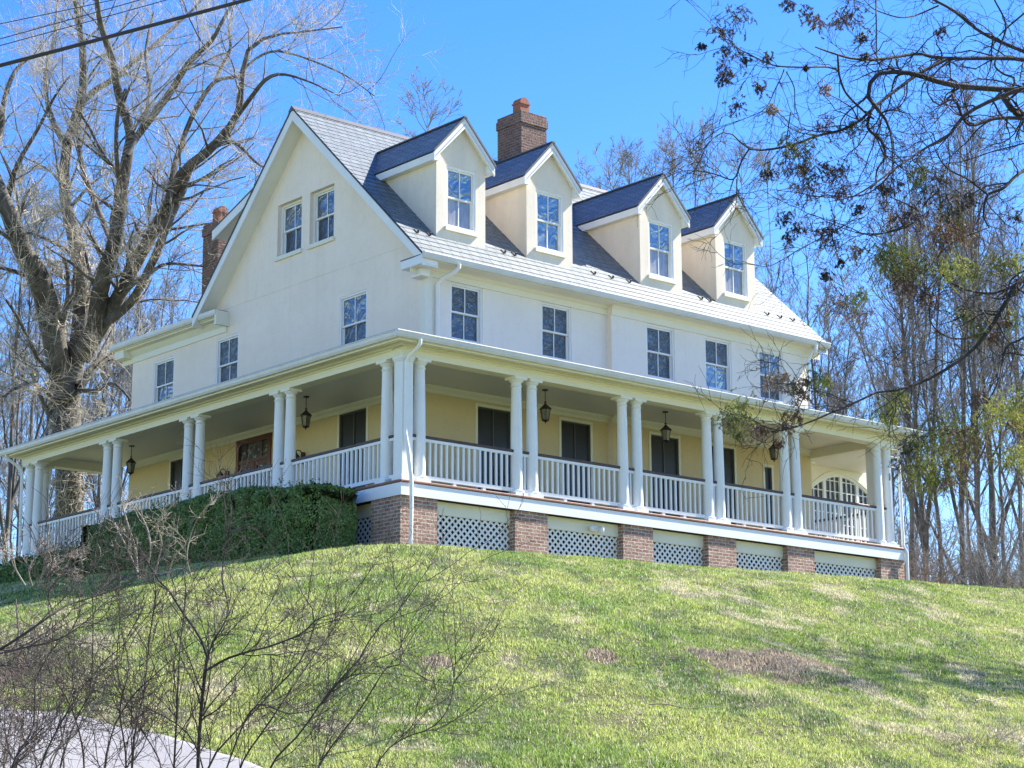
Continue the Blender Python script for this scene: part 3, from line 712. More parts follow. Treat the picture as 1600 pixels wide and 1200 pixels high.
def column(x, y, z0=DZ, z1=2.90, seg=24):
    c = MB(); rb, rt_ = .132, .108
    c.box(x-.175, x+.175, y-.175, y+.175, z0-.002, z0+.07)
    H = z1-z0
    prof = [(.165, z0+.07), (.172, z0+.09), (.165, z0+.115), (.142, z0+.125), (rb, z0+.15)]
    for t in np.linspace(0.05, 1, 9): prof.append((rb-(rb-rt_)*t**1.8, z0+.15+(H-.36)*t))
    zc = z0+.15+H-.36
    prof += [(rt_+.018, zc+.012), (rt_+.018, zc+.03), (rt_, zc+.04), (rt_, zc+.09), (rt_+.02, zc+.105), (rt_+.05, zc+.145), (rt_+.055, zc+.155)]
    c.lathe(prof, x, y, seg); c.box(x-.172, x+.172, y-.172, y+.172, zc+.155, z1+.001)
    return c.build('column', M['white'], house, smooth=True)
FX = [.62, 3.26, 3.70, 6.40, 6.84, 9.11, 9.50, 11.78, 12.18, 15.24, 15.63]
LY = [.76, 4.26, 4.70, 7.96, 8.46, 11.74, 12.22, 15.76, 16.22]
for x in FX: column(x, .2)
for y in LY: column(.2, y)
column(15.72, 2.95); column(2.55, 16.2); column(.62, 16.22)
# square corner piers
p = MB(); p.box(.06, .34, .06, .34, DZ+.09, 2.80); p.box(.03, .37, .03, .37, DZ, DZ+.09); p.box(.03, .37, .03, .37, 2.84, 2.90); p.box(.045, .355, .045, .355, 2.80, 2.84); p.build('corner_pier', M['white'], house, bevel=.006)
p = MB(); p.box(15.49, 15.75, .49, .75, DZ, 2.90); p.build('corner_pier', M['white'], house, bevel=.006)

def railing(p, q, single=False):
    p, q = np.array(p, float), np.array(q, float); L = np.linalg.norm(q-p); d = (q-p)/L; nrm = np.array([-d[1], d[0]])
    def bar(mb, a, b_, w, z0, z1):
        s = p+d*a-nrm*w/2; mb.slab((s[0], s[1], z0), (d[0]*(b_-a), d[1]*(b_-a), 0), (nrm[0]*w, nrm[1]*w, 0), (0, 0, z1-z0))
    r = MB(); bar(r, 0, L, .07, DZ+.09, DZ+.17); bar(r, 0, L, .06, 1.19, 1.25)
    n = max(1, int(round(L/.152))-1)
    for i in range(n):
        a = L*(i+1)/(n+1); bar(r, a-.021, a+.021, .042, DZ+.17, 1.19)
    if L > 1.5:
        for a in (L/3, 2*L/3): bar(r, a-.04, a+.04, .06, DZ, DZ+.09)
    o = r.build('railing', M['white'], house)
    h = MB(); bar(h, -.04, L+.04, .095, 1.252, 1.315); h.build('handrail', M['handrail'], o, bevel=.014)
rr = .125
xs = [.2]+FX
for a, b_ in zip(xs[:-1], xs[1:]): railing((a+rr, .2), (b_-rr, .2))
ys = [.2]+LY
for a, b_ in zip(ys[:-1], ys[1:]): railing((.2, a+rr), (.2, b_-rr))
railing((15.72, .76), (15.72, 2.95-rr)); railing((.62+rr, 16.25), (2.55-rr, 16.25))
# brick piers, panels and lattice
def pier(x0, x1, y0, y1): MB().box(x0, x1, y0, y1, -2.2, -.012).build('brick_pier', M['brick'], house)
PX = [(3.08, 4.0), (6.23, 7.16), (8.93, 9.86), (11.64, 12.59), (15.06, 15.97)]
PY = [(4.0, 4.95), (7.75, 8.68), (11.5, 12.5), (15.4, 16.4)]
pc = MB(); pc.box(.03, .98, .05, 1.05, -2.2, -.012); pc.build('brick_pier', M['brick'], house)
for a, b_ in PX: pier(a, b_, .05, .95)
for a, b_ in PY: pier(.05, .95, a, b_)
def lattice(mk, a0, a1, b0, b1, c):
    """diagonal slats clipped to a rectangle; mk(a,b,c)->world"""
    mb = MB(); pitch = .16; w = .048
    for sgn, cc in ((1, c), (-1, c+.009)):
        kk = np.arange(-40, 120)
        for k in kk:
            off = k*pitch
            # line: a = a0 + off + sgn*(b-b0)*1.0 ; clip
            pts = []
            for t0, t1 in ((0.0, b1-b0),):
                ta, tb = t0, t1
                lo, hi = a0, a1
                s0 = a0+off-((b1-b0) if sgn > 0 else -(b1-b0))*0 
                base = a0+off-(b1-b0)*(1 if sgn > 0 else 0)
                f = lambda t: base+(t if sgn > 0 else (b1-b0)-t)
                # clip to [a0,a1]
                if sgn > 0: ta = max(ta, a0-base); tb = min(tb, a1-base)
                else: ta = max(ta, (b1-b0)+base-a1); tb = min(tb, (b1-b0)+base-a0)
                if tb-ta > .015: pts = [(f(ta), b0+ta), (f(tb), b0+tb)]
            if pts:
                (pa, pb), (qa, qb) = pts; h = w*.7
                mb.add([mk(pa-h, pb, cc), mk(pa+h, pb, cc), mk(qa+h, qb, cc), mk(qa-h, qb, cc), mk(pa-h, pb, cc+.008), mk(pa+h, pb, cc+.008), mk(qa+h, qb, cc+.008), mk(qa-h, qb, cc+.008)],
                       [(0, 1, 2, 3), (4, 7, 6, 5), (0, 4, 5, 1), (1, 5, 6, 2), (2, 6, 7, 3), (3, 7, 4, 0)])
    mb.add([mk(a0, b1, c-.004), mk(a1, b1, c-.004), mk(a1, b1+.03, c-.004), mk(a0, b1+.03, c-.004)], [(0, 1, 2, 3)])
    return mb.build('lattice_panel', M['white_old'], house)
fx = [(.98, 3.08), (4.0, 6.23), (7.16, 8.93), (9.86, 11.64), (12.59, 15.06)]
for a, b_ in fx:
    lattice(lambda a_, b2, c: (a_, c, b2), a, b_, -1.5, -.29, .24)
    MB().box(a, b_, .21, .26, -.285, -.012).build('skirt_board', M['creamwhite'], house)
for a, b_ in ((1.05, 4.0), (4.95, 7.75), (8.68, 11.5), (12.5, 15.4)):
    lattice(lambda a_, b2, c: (c, a_, b2), a, b_, -1.5, -.29, .24)
    MB().box(.21, .26, a, b_, -.285, -.012).build('skirt_board', M['creamwhite'], house)
u = MB(); u.box(.9, 15.9, 1.3, 1.34, -2.2, .05); u.box(1.3, 1.34, 1.34, 16.3, -2.2, .05); u.box(.1, 15.9, .1, 3, .0, .055); u.build('crawlspace_shade', M['underside'], house)  # black sheets stand in for the shade under the deck
# downspouts
def spout(pts, w=.042): MB().tube(pts, w, 8).build('downspout', M['white'], house, smooth=True)
spout([(.14, -.42, 3.16), (.14, -.42, 3.08), (.13, -.36, 3.0), (.10, -.12, 2.86), (.10, -.02, 2.74), (.10, 0, 1.5), (.10, .0, 1.25), (.13, -.05, .95), (.17, -.12, .3), (.19, -.10, -.2), (.20, -.06, -1.2)])
spout([(3.35, 2.27, 5.92), (3.35, 2.27, 5.84), (3.3, 2.36, 5.74), (3.16, 2.62, 5.62), (3.1, 2.72, 5.50), (3.1, 2.74, 3.5)], .05)
spout([(15.5, 2.27, 5.92), (15.5, 2.28, 5.8), (15.45, 2.40, 5.68), (15.42, 2.50, 5.5), (15.42, 2.50, 3.5)], .045)
spout([(PX1+.0, -.40, 3.16), (PX1+.0, -.38, 3.05), (PX1-.03, .0, 2.85), (PX1-.03, .06, 2.7), (PX1-.03, .03, .35), (PX1-.01, -.05, .2), (PX1-.01, -.04, -.55)])
spout([(-.40, PY1+.05, 3.16), (-.38, PY1+.05, 3.06), (.02, PY1-.02, 2.8), (0.06, PY1, 2.65), (.10, PY1+.0, .35)])
MB().box(PX1+.05, PX1+.35, -.15, .0, -.62, -.57).build('splash_block', M['white_old'], house)
# flood light on the skirt
fl = MB(); fl.box(5.42, 5.54, .14, .21, -.24, -.12); fl.lathe([(.03, -.25), (.05, -.22), (.055, -.15), (.03, -.11)], 5.34, .10, 14); fl.lathe([(.03, -.27), (.05, -.24), (.055, -.16), (.03, -.12)], 5.62, .08, 14); fl.tube([(5.36, .10, -.18), (5.48, .15, -.18), (5.60, .08, -.18)], .02, 6)
fl.build('flood_light', M['white'], house, smooth=True)

# ---- sunroom wing at the far end with the arched window
WN = 4.0; sx0, sx1 = XE+.0, 19.9
ax0, ax1, az0, az1, rise = 17.0, 19.75, .75, 2.45, .55
arc = [(ax0+(ax1-ax0)*t, az1+rise*math.sin(math.pi*t)**.9) for t in np.linspace(0, 1, 17)]
loop_hole = [(ax0, az0)]+arc+[(ax1, az0)]
loops = [[Vector((sx0, .28, 0)), Vector((sx1, .28, 0)), Vector((sx1, 3.5, 0)), Vector((sx0, 3.5, 0))], [Vector((a, b_, 0)) for a, b_ in loop_hole]]
tris = tessellate_polygon(loops); flat = [p for l in loops for p in l]
mb = MB(); mb.add([(p.x, WN, p.y) for p in flat], [t if (flat[t[1]]-flat[t[0]]).cross(flat[t[2]]-flat[t[0]]).z > 0 else t[::-1] for t in tris])
n = len(loop_hole)
for i in range(n):
    a, b_ = loop_hole[i], loop_hole[(i+1) % n]; mb.add([(a[0], WN, a[1]), (b_[0], WN, b_[1]), (b_[0], WN+.1, b_[1]), (a[0], WN+.1, a[1])], [(0, 1, 2, 3)])
mb.build('sunroom_wall', M['stucco_front'], house)
aw = MB()
def topz(x):
    t = (x-ax0)/(ax1-ax0); return az1+rise*math.sin(math.pi*min(max(t, 0), 1))**.9
nb = 4; bw = (ax1-ax0)/nb
for i in range(nb+1):
    x = ax0+i*bw; w = .055; aw.box(max(ax0, x-w), min(ax1, x+w), WN+.026, WN+.088, az0, topz(x)-.035)
for i in range(nb):
    xa, xb = ax0+i*bw+.055, ax0+(i+1)*bw-.055
    for k in (1, 2): 
        x = xa+(xb-xa)*k/3; aw.box(x-.012, x+.012, WN+.04, WN+.075, az0, topz(x))
    z = az0+.25
    while z < az1+rise:
        sx = [x for x in np.linspace(xa, xb, 13) if topz(x) > z]
        if len(sx) > 2: aw.box(min(sx), max(sx), WN+.045, WN+.07, z-.012, z+.012)
        z += .3
    arcp = [(x, topz(x)) for x in np.linspace(xa-.055, xb+.055, 7)]
    for a, b_ in zip(arcp[:-1], arcp[1:]):
        aw.prism([(a[0], WN+.02, a[1]), (b_[0], WN+.02, b_[1]), (b_[0], WN+.02, b_[1]-.07), (a[0], WN+.02, a[1]-.07)], (0, .065, 0))
af = aw.build('arched_window', M['white'], house)
pg = [(ax0, WN+.085, az0)]+[(a, WN+.085, b_) for a, b_ in arc]+[(ax1, WN+.085, az0)]
MB().prism(pg, (0, .01, 0)).build('pane', M['glass'], af)
ac = MB()
oc = [(ax0-.09+(ax1-ax0+.18)*t, az1+.02+(rise+.1)*math.sin(math.pi*t)**.9) for t in np.linspace(0, 1, 17)]
for (a, b_, c_, d_) in zip(arc[:-1], arc[1:], oc[1:], oc[:-1]): ac.prism([(a[0], WN-.03, a[1]), (b_[0], WN-.03, b_[1]), (c_[0], WN-.03, c_[1]), (d_[0], WN-.03, d_[1])], (0, .03, 0))
ac.build('arch_casing', M['creamwhite'], af)
MB().box(PX1+.36, sx1-.6, 2.9, WN+4, 3.145, 3.17).box(PX1+.36, 17.6, 1.2, 2.9, 3.145, 3.17).box(17.6, 18.2, 1.9, 2.9, 3.145, 3.17).build('sunroom_ceiling', M['ceiling'], house)
MB().box(PX1-.2, sx1-.6, 2.9, WN+4.2, 3.172, 3.26).box(PX1+.36, 17.6, 1.2, 2.9, 3.172, 3.24).box(17.6, 18.2, 1.9, 2.9, 3.172, 3.24).build('sunroom_roof', M['porchroof'], house)
sw = MB(); sw.box(sx1-.02, sx1, WN, WN+4, .28, 3.14); sw.box(sx0, sx1, WN+.5, WN+.52, .2, 3.1); sw.build('sunroom_side_wall', M['stucco'], house)
MB().box(PX1, sx1, 3.7, WN-.01, -1.5, .29).build('sunroom_base', M['brick'], house)

# ------------------------------------------------------------------ lanterns on the porch
def lantern(x, y, label):
    t = empty('hanging_lantern', (x, y, 2.36)); tag(t, label, 'lantern', 'lanterns hanging from the porch ceiling')
    MB().lathe([(.075, 3.12), (.07, 3.145)], x, y, 12).tube([(x, y, 3.13), (x, y, 2.82)], .009, 6).lathe([(.03, 2.86), (.03, 2.84), (.012, 2.84)], x, y, 8).build('stem', M['iron'], t)
    c = MB(); c.lathe([(.012, 2.83), (.03, 2.81), (.045, 2.79), (.10, 2.74), (.145, 2.70), (.15, 2.685), (.125, 2.68)][::-1], x, y, 6)
    c.lathe([(.005, 2.36), (.02, 2.375), (.012, 2.395), (.05, 2.41), (.09, 2.43), (.095, 2.445), (.08, 2.447)], x, y, 6)
    for k in range(6):
        a = k*math.pi/3; ca, sa = math.cos(a), math.sin(a)
        c.tube([(x+.122*ca, y+.122*sa, 2.69), (x+.082*ca, y+.082*sa, 2.44)], .008, 4)
    c.build('cage', M['iron'], t)
    MB().lathe([(.076, 2.447), (.112, 2.678)], x, y, 6).build('glass', M['lampglass'], t)
    b_ = MB(); b_.lathe([(.012, 2.45), (.012, 2.56), (.006, 2.60)], x, y, 8); b_.build('candle', M['creamwhite'], t)
lantern(5.25, 1.5, 'black iron lantern over the front porch bay between the first dark windows')
lantern(9.08, 1.5, 'black iron lantern in the middle front bay before a dark window')
lantern(12.87, 1.5, 'black iron lantern near the front porch end, partly behind a conifer twig')
lantern(1.5, 5.54, 'black iron lantern on the gable side, close to the porch corner')
lantern(1.5, 13.32, 'black iron lantern on the gable side, left of the red door, farthest from the corner')
def sconce(y, label):
    t = empty('wall_lantern', (WX, y, 2.0)); tag(t, label, 'wall lantern', 'carriage lanterns flanking the red door')
    MB().lathe([(.06, 2.0), (.06, 2.26)], WX-.03, y, 8).tube([(WX-.03, y, 2.2), (WX-.12, y, 2.3), (WX-.20, y, 2.3), (WX-.24, y, 2.24), (WX-.2, y, 2.2)], .013, 6).build('bracket', M['iron'], t)
    c = MB(); xx = WX-.24; c.lathe([(.11, 2.12), (.08, 2.17), (.03, 2.22), (.012, 2.26)], xx, y, 6); c.lathe([(.02, 1.86), (.07, 1.89), (.075, 1.91)], xx, y, 6)
    for k in range(6):
        a = k*math.pi/3; c.tube([(xx+.1*math.cos(a), y+.1*math.sin(a), 2.12), (xx+.068*math.cos(a), y+.068*math.sin(a), 1.9)], .008, 4)
    c.build('cage', M['iron'], t); MB().lathe([(.062, 1.91), (.094, 2.12)], xx, y, 6).build('glass', M['lampglass'], t)
sconce(10.75, 'scrolled black wall lantern left of the red entry door')
sconce(7.45, 'scrolled black wall lantern between the red entry door and the corner window')
# a dark chair behind the rail
t = empty('porch_chair', (4.1, 1.5, DZ)); tag(t, 'dark metal armchair half hidden behind the front railing', 'chair')
x, y = 4.1, 1.5
MB().box(x-.27, x+.27, y-.25, y+.25, DZ+.40, DZ+.44).build('seat', M['iron'], t, bevel=.008)
b_ = MB(); b_.box(x-.27, x-.23, y+.22, y+.26, DZ+.44, DZ+.95); b_.box(x+.23, x+.27, y+.22, y+.26, DZ+.44, DZ+.95); b_.box(x-.23, x+.23, y+.22, y+.26, DZ+.90, DZ+.95)
for k in range(6): b_.box(x-.19+k*.072, x-.17+k*.072, y+.23, y+.25, DZ+.44, DZ+.90)
b_.build('backrest', M['iron'], t)
for s in (-1, 1):
    MB().tube([(x+s*.27, y+.24, DZ+.66), (x+s*.27, y-.22, DZ+.66), (x+s*.27, y-.25, DZ+.62)], .018, 6).build('armrest', M['iron'], t)
    for yy in (-.24, .24): MB().tube([(x+s*.26, y+yy, DZ), (x+s*.26, y+yy, DZ+(.63 if yy < 0 else .42))], .016, 6).build('leg', M['iron'], t)

# ------------------------------------------------------------------ vegetation generators
def rot_about(v, k, ang):
    c, s = np.cos(ang)[:, None], np.sin(ang)[:, None]
    return v*c+np.cross(k, v)*s+k*np.sum(k*v, 1, keepdims=True)*(1-c)
def grow(P, R, per, t0, t1, ang, length, n, rfrac, wig=.15, up=0.0, droop=0.0, r=None, rmin=.003, taper=.35, lens_by_parent=True, tpow=1.0):
    """children of the polylines P (B,m,3): returns (K,n,3), (K,n)"""
    r = r or rng
    B, m, _ = P.shape
    plen = np.linalg.norm(np.diff(P, axis=1), axis=2).sum(1)
    cnt = per if np.isscalar(per) else per
    idx = np.repeat(np.arange(B), cnt) if np.isscalar(cnt) else np.repeat(np.arange(B), cnt)
    K = len(idx)
    t = t0+(t1-t0)*r.random(K)**tpow; f = t*(m-1); i0 = np.minimum(f.astype(int), m-2); w = (f-i0)[:, None]
    p0 = P[idx, i0]*(1-w)+P[idx, i0+1]*w; rr = R[idx, i0]*(1-w[:, 0])+R[idx, i0+1]*w[:, 0]
    T = P[idx, i0+1]-P[idx, i0]; T /= np.linalg.norm(T, axis=1, keepdims=True)+1e-9
    q = r.normal(size=(K, 3)); q -= T*np.sum(q*T, 1, keepdims=True); q /= np.linalg.norm(q, axis=1, keepdims=True)+1e-9
    a = r.uniform(ang[0], ang[1], K); d = rot_about(T, q, a)
    L = r.uniform(length[0], length[1], K)
    if lens_by_parent: L = L*plen[idx]*(1.15-.75*t)
    out = np.empty((K, n, 3)); out[:, 0] = p0; step = (L/(n-1))[:, None]; g = np.array([0, 0, 1.])
    for j in range(1, n):
        d = d+r.normal(size=(K, 3))*wig+g*up-g*droop*j/n; d /= np.linalg.norm(d, axis=1, keepdims=True)+1e-9
        out[:, j] = out[:, j-1]+d*step
    rad = np.maximum(rr*rfrac*r.uniform(.75, 1.1, K), rmin)[:, None]*np.linspace(1, taper, n)[None]
    return out, rad
def smooth_line(pts, ws, n):
    P = np.array(pts, float); s = np.concatenate([[0], np.cumsum(np.linalg.norm(np.diff(P, axis=0), axis=1))]); s /= s[-1]
    # catmull-rom through points
    out = []; tt = np.linspace(0, 1, n); Wd = np.interp(tt, s, ws)
    for t in tt:
        i = min(max(np.searchsorted(s, t)-1, 0), len(P)-2); u_ = (t-s[i])/(s[i+1]-s[i]+1e-9)
        p0 = P[max(i-1, 0)]; p1 = P[i]; p2 = P[i+1]; p3 = P[min(i+2, len(P)-1)]
        out.append(.5*((2*p1)+(-p0+p2)*u_+(2*p0-5*p1+4*p2-p3)*u_*u_+(-p0+3*p1-3*p2+p3)*u_**3))
    return np.array(out), Wd
def traced(lines, n=24, depth_wob=0.0):
    """lines: (points px, widths px, depth start, depth end) -> (B,n,3),(B,n)"""
    Ps, Rs = [], []
    for pts, ws, d0, d1 in lines:
        if np.isscalar(ws): ws = [ws]*len(pts)
        ws = np.interp(np.linspace(0, 1, len(pts)), np.linspace(0, 1, len(ws)), ws)
        W = []; s = np.concatenate([[0], np.cumsum([math.dist(a, b_) for a, b_ in zip(pts[:-1], pts[1:])])]); s /= s[-1]
        ph = random.random()*6
        for (px, py), t in zip(pts, s): W.append(at(px, py, d0+(d1-d0)*t+depth_wob*math.sin(t*7+ph)*min(t*3, 1)))
        P, wd = smooth_line(W, ws, n)
        Ps.append(P); Rs.append(wd*.5*np.linspace(d0, d1, n)/FPX)
    return np.array(Ps), np.array(Rs)

# ------------------------------------------------------------------ the big bare tree behind the house
def tree_parts(root, limbs, twigs, bark, twigmat, kl=8):
    a = Acc()
    for P, R in limbs: a.tubes(P, R, kl)
    a.build('trunk', bark, root, True)
    a = Acc()
    for P, R, k in twigs: a.tubes(P, R, k)
    a.build('crown', twigmat, root, False)

def big_tree():
    D = 63.0
    L = [
     ([(112, 905), (108, 830), (106, 740), (104, 690), (102, 640), (101, 590), (108, 540)], [62, 50, 44, 50, 56, 54, 40], D, D),
     ([(101, 620), (92, 570), (67, 450), (37, 394), (15, 337), (-6, 285), (-30, 215), (-70, 120)], [52, 46, 46, 38, 32, 28, 20, 8], D, D-4),
     ([(10, 318), (18, 285), (28, 255), (60, 200), (86, 150), (110, 118)], [14, 12, 9, 7, 5, 2], D-2, D-5),
     ([(-14, 262), (2, 200), (4, 170), (17, 124), (38, 96), (70, 80)], [16, 13, 11, 9, 7, 3], D-2, D+1),
     ([(112, 600), (124, 520), (127, 431), (116, 375), (101, 300), (105, 225), (127, 161), (129, 75), (120, 22), (112, -50)], [40, 34, 30, 26, 22, 19, 17, 14, 11, 7], D, D+3),
     ([(127, 161), (150, 140), (176, 124), (240, 71), (277, 37), (310, 5), (330, -40)], [13, 12, 11, 8, 6, 4, 2], D+2, D+5),
     ([(172, 372), (150, 319), (131, 270), (123, 215), (128, 170)], [12, 12, 11, 10, 8], D-1, D+2),
     ([(118, 560), (146, 520), (157, 450), (180, 375), (189, 300), (199, 244), (204, 206), (187, 157), (176, 94), (157, 37), (148, -30)], [36, 36, 34, 30, 26, 22, 20, 17, 15, 12, 8], D, D-4),
     ([(203, 232), (212, 216), (262, 150), (296, 97), (330, 64), (349, 30), (372, -10)], [15, 15, 14, 12, 9, 7, 4], D-2, D-5),
     ([(189, 300), (182, 240), (184, 180), (196, 140)], [10, 9, 8, 6], D-2, D-6),
     ([(130, 560), (170, 490), (202, 431), (232, 375), (262, 319), (285, 270), (330, 232), (369, 184), (376, 150), (379, 112), (390, 75), (424, 56), (470, 50), (535, 42)], [32, 30, 27, 25, 22, 20, 18, 15, 12, 10, 8, 6, 4, 2], D, D-6),
     ([(165, 505), (206, 470), (240, 405), (262, 350), (285, 300), (300, 258)], [18, 18, 17, 16, 14, 10], D-1, D-3),
     ([(369, 184), (394, 150), (416, 124), (442, 116), (484, 128), (530, 150)], [9, 9, 8, 6, 4, 2], D-5, D-8),
     ([(262, 319), (270, 275), (277, 244), (292, 202), (311, 161), (337, 127), (371, 120)], [14, 13, 12, 11, 10, 8, 6], D-3, D-1),
     ([(337, 127), (348, 100), (360, 75), (358, 45), (366, 8)], [8, 7, 6, 5, 3], D-1, D),
     ([(371, 120), (395, 95), (430, 80), (480, 92), (540, 118), (585, 150)], [6, 5, 5, 4, 3, 2], D-1, D-3),
     ([(330, 232), (360, 221), (379, 232), (397, 251), (415, 262), (440, 262)], [9, 8, 7, 5, 4, 2], D-4, D-7),
     ([(116, 397), (95, 385), (75, 375), (52, 364), (37, 366)], [9, 8, 7, 6, 4], D, D-5),
     ([(185, 468), (214, 439), (238, 424), (262, 412), (315, 416)], [9, 9, 8, 6, 4], D-1, D-4),
     ([(112, 620), (150, 570), (172, 558), (200, 548), (235, 555)], [22, 18, 15, 12, 8], D, D+3),
     ([(100, 640), (70, 610), (40, 600), (5, 620)], [12, 9, 7, 4], D, D-4),
     ([(120, 610), (150, 610), (180, 600), (215, 640)], [10, 8, 6, 4], D, D-4),
     ([(96, 600), (60, 560), (30, 500), (10, 470)], [10, 8, 7, 4], D, D-5),
     ([(199, 244), (225, 190), (233, 140), (228, 80), (240, 20)], [9, 8, 7, 6, 4], D-3, D+1),
     ([(105, 225), (80, 180), (70, 120), (84, 60), (90, 0)], [10, 9, 8, 6, 4], D+1, D+5),
    ]
    P, R = traced(L, 26, .5); R[1:] *= .80; R[0] *= .88
    base = np.array([P[0, 0, 0], P[0, 0, 1], float(zg(P[0, 0, 0], P[0, 0, 1]))])
    P[0, 0] = base-np.array([0, 0, .3]); R[0, 0] *= 1.15
    root = empty('bare_tree', tuple(base)); tag(root, 'big old bare tree with thick forking limbs and ivy tufts left of the house', 'tree')
    r = np.random.default_rng(5)
    per = np.maximum(3, (np.linalg.norm(np.diff(P, axis=1), axis=2).sum(1)*1.9).astype(int)); per[0] = 3; per[1] = 12
    P2, R2 = grow(P, R, per, .12, 1, (.4, 1.0), (1.3, 3.4), 8, .30, .16, .06, r=r, rmin=.012, lens_by_parent=False, taper=.3)
    P3, R3 = grow(P2, R2, 6, .15, 1, (.35, 1.0), (.5, 1.6), 6, .5, .16, .05, r=r, rmin=.0068, lens_by_parent=False, taper=.5)
    P4, R4 = grow(P3, R3, 10, .1, 1, (.35, 1.1), (.25, .9), 4, .7, .2, .04, r=r, rmin=.0044, lens_by_parent=False, taper=.6)
    # ivy / epicormic tufts along the limbs
    per2 = np.maximum(14, (np.linalg.norm(np.diff(P, axis=1), axis=2).sum(1)*3.5).astype(int)); per2[0] = 50
    T1, TR = grow(P, R*0+.01, per2, .05, .95, (.5, 1.5), (.2, .7), 4, .6, .45, -.05, r=r, rmin=.005, lens_by_parent=False)
    # ends of the traced limbs carry on as twigs
    tree_parts(root, [(P, R), (P2, R2)], [(P3, R3, 3), (P4, R4, 3), (T1, TR, 3)], M['bark_big'], M['twig_tan'], 9)
    # pale creeper hanging on the trunk
    a = Acc(); c0 = P[0]
    n = 900; t = r.random(n)*.75+.1; i = (t*24).astype(int); ang = r.uniform(-2.6, .6, n)
    b0 = c0[i]+np.stack([np.cos(ang)*RT[0], np.cos(ang)*RT[1], 0*ang], 1)*.42-np.stack([FW[0]*np.abs(np.sin(ang)), FW[1]*np.abs(np.sin(ang)), 0*ang], 1)*.45
    Q = np.empty((n, 5, 3)); Q[:, 0] = b0; d = r.normal(size=(n, 3))*.5+np.array([0, 0, -.3])
    for j in range(1, 5): d = d+r.normal(size=(n, 3))*.5; Q[:, j] = Q[:, j-1]+d/np.linalg.norm(d, axis=1, keepdims=True)*r.uniform(.06, .16, n)[:, None]
    a.tubes(Q, np.full((n, 5), .008), 3); a.build('creeper', M['twig_tan'], root)
big_tree()

# ------------------------------------------------------------------ bare woodland trees (a few grown, many copied)
def make_bare(seed, h, r0, spread, nb, name, bark, twig, lean=.06, first=.25, fork=False):
    r = np.random.default_rng(seed)
    root = empty(name, (0, 0, 0))
    n = 14; z = np.linspace(-.4, h, n); x = np.cumsum(r.normal(0, lean*h/n, n)); y = np.cumsum(r.normal(0, lean*h/n, n)); x -= x[0]; y -= y[0]
    P = np.stack([x, y, z], 1)[None]; R = (r0*(1-np.linspace(0, 1, n)*.88))[None]; R[0, 0] *= 1.25
    if fork:
        P1, R1 = grow(P, R, 3, .12, .4, (.2, .5), (.6, .8), 12, .75, .06, .10, r=r, taper=.18)
        P = np.concatenate([np.stack([np.interp(np.linspace(0, 1, 12), np.linspace(0, 1, n), P[0, :, k]) for k in range(3)], 1)[None], P1]); R = np.concatenate([np.interp(np.linspace(0, 1, 12), np.linspace(0, 1, n), R[0])[None], R1])
    P2, R2 = grow(P, R, int(nb*.8), first, .98, (.35, .95), (.22*spread, .45*spread), 9, .5, .10, .10, r=r, rmin=.02, taper=.25)
    P3, R3 = grow(P2, R2, 7, .15, 1, (.35, .9), (.3, .6), 7, .55, .13, .07, r=r, rmin=.013, taper=.4)
    P4, R4 = grow(P3, R3, 5, .1, 1, (.3, .9), (.35, .7), 5, .6, .15, .06, r=r, rmin=.0075, taper=.55)
    P5, R5 = grow(P4, R4, 2, .1, 1, (.3, .9), (.4, .8), 3, .7, .15, .04, r=r, rmin=.0065, taper=.7)
    tree_parts(root, [(P, R), (P2, R2)], [(P3, R3, 4), (P4, R4, 3), (P5, R5, 3)], M[bark], M[twig], 7)
    return root
def copy_tree(o):
    c = o.copy(); COL.objects.link(c)
    for ch in o.children:
        d = ch.copy(); COL.objects.link(d); d.parent = c
    return c
_used = set()
def plant(proto, px, D, scale, rz, label, cat, group, py=None, lean=None, dz=0.0):
    o = proto if proto.name not in _used else copy_tree(proto)
    _used.add(proto.name); _used.add(o.name)
    p = at(px, 900, D); o.location = (p[0], p[1], float(zg(p[0], p[1]))-.05+dz)
    o.rotation_euler = (lean[0] if lean else 0, lean[1] if lean else 0, rz); o.scale = (scale,)*3
    tag(o, label, cat, group); return o
W1 = make_bare(1, 19, .13, .75, 30, 'bare_tree', 'bark_wood', 'twig_wood')
W2 = make_bare(2, 21, .155, .85, 26, 'bare_tree', 'bark_wood', 'twig_wood', .09, .3, True)
W3 = make_bare(3, 17, .105, .8, 30, 'bare_tree', 'bark_wood', 'twig_wood', .1)
W4 = make_bare(4, 20, .125, .65, 28, 'bare_tree', 'bark_wood', 'twig_wood', .05, .3, True)
W5 = make_bare(6, 25, .075, .5, 26, 'bare_tree', 'twig_wood', 'twig_wood', .04, .45)
LR = 'tall slender bare tree in the leafless wood right of the house'
LB = 'bare treetop showing above the slate roof, behind the ridge'
LL = 'bare tree in the thin leafless wood left of the porch'
rr_ = random.Random(3)
PR = [W1, W2, W3, W4]
right = [(1428, 64, .95), (1448, 68, 1.0), (1476, 64, 1.0), (1507, 66, 1.1), (1531, 63, 1.0), (1553, 70, 1.05), (1568, 66, .95), (1596, 74, 1.0), (1630, 70, 1.0),
         (1300, 76, .92), (1348, 84, .95), (1390, 90, .95), (1436, 95, 1.0), (1520, 96, 1.1), (1262, 88, .9)]
for i, (px, D, s) in enumerate(right): plant(PR[i % 4], px, D, s*.78, rr_.random()*6.3, LR, 'tree', 'bare trees in the wood on the right', lean=(rr_.uniform(-.05, .05), rr_.uniform(-.05, .05)))
plant(W4, 1285, 70, .62, 1.0, 'leaning dark bare tree just right of the upper wall end', 'tree', None, lean=(.18, .22))
